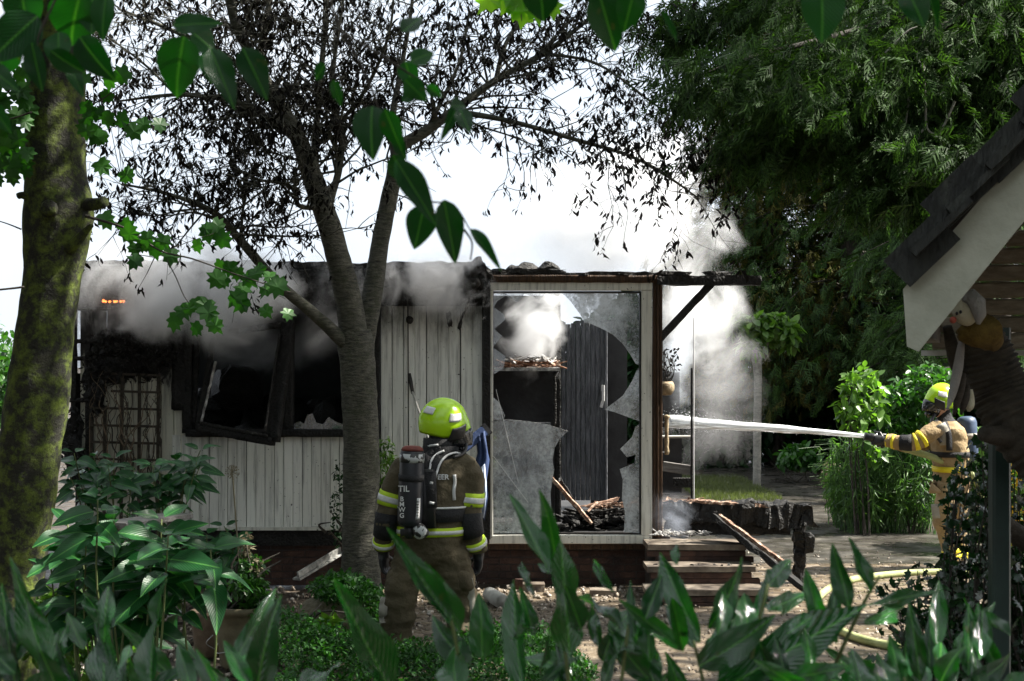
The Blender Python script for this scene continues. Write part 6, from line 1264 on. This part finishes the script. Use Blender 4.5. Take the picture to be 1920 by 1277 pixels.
mb = MB(); mb.tube(spline([tuple(P(872,822,D1+.03)), tuple(P(874,838,D1)), tuple(P(868,850,D1-.05)), tuple(P(850,858,D1-.14))],5), .012, 8); mb.build('air_hose', M['black_rubber'], f1, True)
ribbon(T1, [(878,1085),(882,1110),(884,1140),(884,1165)], .06, 'leg_patch', 'pad_grey', f1, D1-.1, .006)
ribbon(T1, [(722,1120),(718,1145),(720,1168)], .06, 'leg_patch', 'pad_grey', f1, D1-.1, .006)
mb = MB(); tor(mb, [(1104,868,19,.1,.02),(1098,871,21,.12,.02),(1074,866,22,.13,.02),(1066,862,20,.11,.02)], D1); rough(mb,.012,14).build('cargo_pocket', M['suit_brown'], f1, True)
mb = MB(); tor(mb, [(1104,744,17,.1),(1098,742,20,.11),(1074,746,20,.11),(1066,750,18,.1)], D1); rough(mb,.012,14).build('cargo_pocket', M['suit_brown'], f1, True)
# ---- the firefighter with the hose
D2 = 15.15
f2 = empty('person', (P(1792,0,D2).x, D2, 0), 'firefighter in tan suit and lime helmet aiming a hose at the porch', 'person')
mb = MB()
tor(mb, [(925,1785,27,.15),(905,1785,32,.19),(880,1784,31,.19),(850,1781,32,.2),(820,1778,33,.21),(803,1776,29,.21),(792,1774,20,.14),(782,1772,13,.09),(770,1770,12,.08)], D2); mb.ball(P(1768,752,D2), (.1,.085,.125), 16, 12)
l2a = pl(mb, [(1779,910,21,-.1),(1772,945,21,-.12),(1769,975,20,-.12),(1776,1005,18,-.1),(1784,1035,16,-.1),(1787,1052,15,-.1)], D2)
l2b = pl(mb, [(1792,910,21,.12),(1796,955,20,.14),(1796,1000,18,.15),(1797,1035,16,.15),(1798,1052,15,.15)], D2)
a2a = pl(mb, [(1762,800,15,-.17),(1740,815,16.5,-.22),(1716,829,15,-.22),(1690,830,13,-.18),(1668,827,12,-.12),(1661,826,10,-.1)], D2)
a2b = pl(mb, [(1764,806,15,.17),(1735,830,15,.2),(1705,838,13,.12),(1680,832,12,.02),(1668,828,10,.0)], D2)
def fold2(c):
    px, py = visible_px(c)
    return .016*mnoise.noise(Vector((c.x*6,c.y*6,c.z*7)))+.011*mnoise.noise(Vector((c.x*11,c.y*11+c.z*6,c.z*15)))+.006*mnoise.noise(c*40)
me = fuse(mb, .013, 4, fold2, [M['suit_tan'], M['black_cloth']], lambda c: 1 if visible_px(c)[1] < 790 else 0); body2 = mesh_obj('body', me, None, f2); T2 = bvh(body2)
for f0, f1_ in ((.28,.325),(.37,.415)): ring_on(a2a,f0,f1_,D2,.008,'reflective_band','yellow',f2)
ring_on(a2a,.45,.62,D2,.007,'elbow_pad','black_cloth',f2); ring_on(a2a,.7,.74,D2,.007,'reflective_band','yellow',f2); ring_on(a2a,.86,.92,D2,.007,'cuff_band','yellow',f2)
for q in (l2a,l2b):
    for f0 in (.76,.86): ring_on(q,f0,f0+.06,D2,.008,'reflective_band','yellow',f2)
mb = MB(); tor(mb, [(884,1784,34,.21),(874,1783,34,.212)], D2, 36); mb.build('hem_band', M['yellow'], f2, True)
mb = MB(); tor(mb, [(856,1781,35,.216),(846,1781,35,.216)], D2, 36); mb.build('waist_belt', M['black_cloth'], f2, True)
ribbon(T2, [(1752,905),(1753,925)], .12, 'cargo_pocket', 'suit_tan', f2, D2-.2, .02); ribbon(T2, [(1757,945),(1759,972)], .12, 'knee_pad', 'pad_grey', f2, D2-.2, .012)
ribbon(T2, [(1770,790),(1779,815),(1780,845)], .06, 'shoulder_strap', 'black_cloth', f2, D2-.2, .02)
ribbon(T2, [(1763,795),(1772,812),(1772,835)], .1, 'shoulder_patch', 'pad_grey', f2, D2-.22, .012)
for q, dx in ((l2a,-.1),(l2b,-.1)):
    a, b, r, d = q[-1]; p = P(a,b,D2+d); mb = MB(); mb.tube([Vector((p.x+.06,p.y,.05)), Vector((p.x,p.y,.055)), Vector((p.x-.13,p.y,.05)), Vector((p.x-.19,p.y,.035))], [.05,.062,.055,.03], 12); mb.tube([Vector((p.x,p.y,.03)), Vector((p.x,p.y,.2))], [.065,.075], 12); mesh_obj('boot', fuse(mb,.012,2,None,[M['black_rubber']],None,'boot'), None, f2)
glove(P(1660,826,D2-.1), (-1,.1,.06), (.1,.2,1), (.1,1,-.1), 1.15, 'black_rubber', f2, .95, 1)
glove(P(1668,829,D2+.02), (-1,.0,.05), (.1,-.2,1), (0,-1,-.2), 1.15, 'black_rubber', f2, .95, 1)
helmet(P(1766,748,D2), (-1,-.22,-.08), (-.03,0,1), 1.05, f2)
mb = MB(); mb.tube([P(1757,768,D2-.06), P(1748,785,D2-.1), P(1745,805,D2-.2), P(1765,830,D2-.24)], .018, 8); mb.build('air_hose', M['black_rubber'], f2, True)
mb = MB(); a, b = P(1812,784,D2), P(1816,862,D2); ax = b-a; mb.tube([a-ax*.04,a,a+ax*.1,a+ax*.9,b,b+ax*.06],[.05,.085,.1,.1,.08,.04],20); c2 = mb.build('air_cylinder', M['cylinder_blue'], f2, True)
mb = MB(); mb.tube([a+ax*.36,a+ax*.5],.106,20); mb.build('cylinder_strap', M['pad_grey'], c2, True)
# nozzle, hose, water
nz = empty('hose_nozzle', P(1650,824,D2-.05), 'black hose nozzle in the gloved hands of the tan suited firefighter', 'nozzle')
mb = MB(); mb.tube([P(1668,826,D2-.05), P(1646,822.5,D2-.05), P(1645,822,D2-.05), P(1632,820,D2-.05), P(1630,819.8,D2-.05), P(1621,818,D2-.05)], [.03,.03,.045,.045,.035,.04], 16); mb.build('barrel', M['black_rubber'], nz, True)
mb = MB(); mb.bar(P(1652,824,D2-.05), P(1655,840,D2-.05), .035, .03, ch=.006); mb.build('grip', M['black_rubber'], nz, True)
mb = MB(); mb.tube(spline([tuple(P(1643,821,D2-.09)), tuple(P(1644,813,D2-.06)), tuple(P(1643,821,D2-.01))],4), .01, 6); mb.build('bale_handle', M['metal'], nz, True)
hs = empty('fire_hose', (P(1600,0,13.5).x,13.5,0), 'yellow green fire hose curving over the wet paving', 'hose')
q = spline([tuple(P(1668,826,D2-.04)), tuple(P(1700,842,D2-.05)), tuple(P(1760,862,D2-.12)), tuple(P(1830,900,D2-.1)), tuple(P(1850,1000,D2-.1)), (P(1845,0,D2).x,D2-.3,.06), (P(1800,0,14.6).x,14.75,.05), (P(1745,0,14.8).x,14.75,.045), (P(1690,0,14.6).x,14.65,.045), (P(1610,0,14.2).x,14.3,.045), (P(1560,0,13.6).x,13.7,.045), (P(1532,0,13).x,13.0,.045), (P(1540,0,12.2).x,12.2,.045), (P(1590,0,11.4).x,11.4,.045), (P(1680,0,10.9).x,10.9,.045), (P(1800,0,10.6).x,10.6,.045),(P(1960,0,10.3).x,10.3,.045)],7)
mb = MB(); mb.tube(q, .034, 12); mb.build('hose', M['hose'], hs, True)
wm, t, o_ = newmat('water'); b_ = N(t,'ShaderNodeBsdfPrincipled', i_Roughness=.35); b_.inputs['Base Color'].default_value=(.9,.93,.95,1); tr_ = N(t,'ShaderNodeBsdfTransparent'); mx = N(t,'ShaderNodeMixShader'); n_ = N(t,'ShaderNodeTexNoise', i_Scale=9, i_Detail=6); t.links.new(geo_pos(t,(.35,5,7)), n_.inputs['Vector']); mr = N(t,'ShaderNodeMapRange'); mr.inputs[1].default_value=.3; mr.inputs[2].default_value=.6; mr.inputs[3].default_value=.3; mr.inputs[4].default_value=1; t.links.new(n_.outputs[0], mr.inputs[0]); t.links.new(mr.outputs[0], mx.inputs[0]); t.links.new(tr_.outputs[0], mx.inputs[1]); t.links.new(b_.outputs[0], mx.inputs[2]); t.links.new(mx.outputs[0], o_.inputs[0])
q = spline([tuple(P(1622,818,D2-.05)), tuple(P(1540,810,D2-.05)), tuple(P(1450,803,D2-.03)), tuple(P(1360,797,D2)), tuple(P(1300,793,D2+.05)), tuple(P(1255,790,D2+.1))],10)
mb = MB(); mb.tube(q, np.linspace(.02,.07,len(q)), 14, wob=.22, fr=5); wj = mb.build('water_jet', wm, None, True); tag(wj, 'white jet of water shooting from the hose nozzle into the porch', 'water', kind='stuff')
n = 1500; f = RNG.random(n)**.4; idx = (f*(len(q)-1)).astype(int); sp_ = .012+.05*f*f; pos = q[idx]+RNG.normal(size=(n,3))*sp_[:,None]
o = bulk('spray_drops', [(0,0,0),(.3,.3,.1),(0,1,0),(-.3,.3,.1)], [(0,1,2),(0,2,3),(0,1,3)], frames(np.tile([[-1.,0,.05]],(n,1))+rdir(n)*.2, rdir(n), RNG.uniform(.004,.014,n)), pos, wm); tag(o,'fine drops flying off along the water jet','spray',kind='stuff')
# ---------------------------------------------------------------- smoke
def smoke(name, label, c, r, dens, col=(.8,.82,.85), ns=1.2, k=2.4, soft=.5, aniso=.2, seed=0, edge=1.0, det=6, absb=None):
    mb = MB(); mb.ball((0,0,0), 1.0, 24, 14); o = mb.build(name, None, None, True); o.location = c; o.scale = r
    m, t, out = newmat(name); pv = N(t,'ShaderNodeVolumePrincipled'); pv.inputs['Color'].default_value = (*col,1); pv.inputs['Anisotropy'].default_value = aniso
    if absb: pv.inputs['Absorption Color'].default_value = (*absb,1)
    tc = N(t,'ShaderNodeTexCoord'); ln = N(t,'ShaderNodeVectorMath', operation='LENGTH'); t.links.new(tc.outputs['Object'], ln.inputs[0])
    fo = N(t,'ShaderNodeMapRange', interpolation_type='SMOOTHSTEP'); fo.inputs[1].default_value = 1.0; fo.inputs[2].default_value = 1-edge; fo.inputs[3].default_value = 0; fo.inputs[4].default_value = 1; t.links.new(ln.outputs['Value'], fo.inputs[0])
    g = N(t,'ShaderNodeNewGeometry'); ad = N(t,'ShaderNodeVectorMath', operation='ADD'); ad.inputs[1].default_value = (seed*3.7, seed*1.3, seed*2.1); t.links.new(g.outputs['Position'], ad.inputs[0])
    n = N(t,'ShaderNodeTexNoise', i_Scale=ns, i_Detail=det, i_Roughness=.62, i_Distortion=.6); t.links.new(ad.outputs[0], n.inputs['Vector'])
    # strong noise shifted by the falloff, then thresholded: billows with ragged edges
    s1 = N(t,'ShaderNodeMath', operation='MULTIPLY_ADD', i_1=k, i_2=-k*.5-.55); t.links.new(n.outputs[0], s1.inputs[0])
    s2 = N(t,'ShaderNodeMath', operation='ADD'); t.links.new(s1.outputs[0], s2.inputs[0]); t.links.new(fo.outputs[0], s2.inputs[1])
    mr = N(t,'ShaderNodeMapRange', interpolation_type='SMOOTHSTEP'); mr.inputs[1].default_value = 0; mr.inputs[2].default_value = soft; mr.inputs[4].default_value = dens; t.links.new(s2.outputs[0], mr.inputs[0])
    t.links.new(mr.outputs[0], pv.inputs['Density']); t.links.new(pv.outputs[0], out.inputs['Volume']); o.data.materials.append(m)
    return tag(o, label, 'smoke', kind='stuff')
smoke('smoke', 'grey smoke rolling out under the eaves over the windows', P(385,540,13.45), (2.9,.7,1.15), 15, (.98,.98,.985), 1.5, 2.0, .9, seed=1)
smoke('smoke', 'pale smoke wisps at the roof edge behind the cherry fork', P(800,525,13.6), (1.2,.5,.75), 8, (.97,.97,.98), 2.4, 2.2, .6, seed=2)
smoke('smoke', 'huge white smoke plume rising behind the burnt roof', P(1130,390,18.5), (3.3,1.5,2.5), 5.0, (.955,.965,.98), 1.1, 1.9, .8, seed=3)
smoke('smoke', 'white smoke pouring out below the overhanging beam', P(1320,600,16.6), (1.2,.9,1.5), 6, (.97,.975,.985), 1.6, 2.3, .9, seed=4)
smoke('smoke', 'thin grey mist hanging between porch and slim tree', P(1345,770,17.6), (1.5,1.0,2.0), 1.5, (.97,.97,.98), 1.3, 2.2, 1.2, seed=5)
smoke('smoke', 'blue grey smoke drifting inside the broken glass bay', P(1005,600,14.75), (.65,.6,1.1), 6, (.96,.97,.985), 2.4, 2.2, .6, seed=6)
smoke('smoke', 'bluish smoke low over the porch steps', P(1265,965,13.95), (.5,.3,.5), 2.2, (.75,.82,.95), 2.4, 2.2, .7, seed=7)
smoke('smoke', 'thin grey smoke filling the room behind the broken windows', P(530,650,14.75), (1.5,.6,.8), 3.2, (.9,.91,.92), 1.6, 1.7, .8, seed=8)
smoke('smoke', 'bluish smoke behind the hanging pot in the porch', P(1270,700,15.3), (.4,.5,1.1), 4.5, (.86,.91,.98), 2.0, 2.0, .7, seed=9)
print('TRIS', sum(len(o.data.polygons) for o in bpy.data.objects if o.type == 'MESH'))
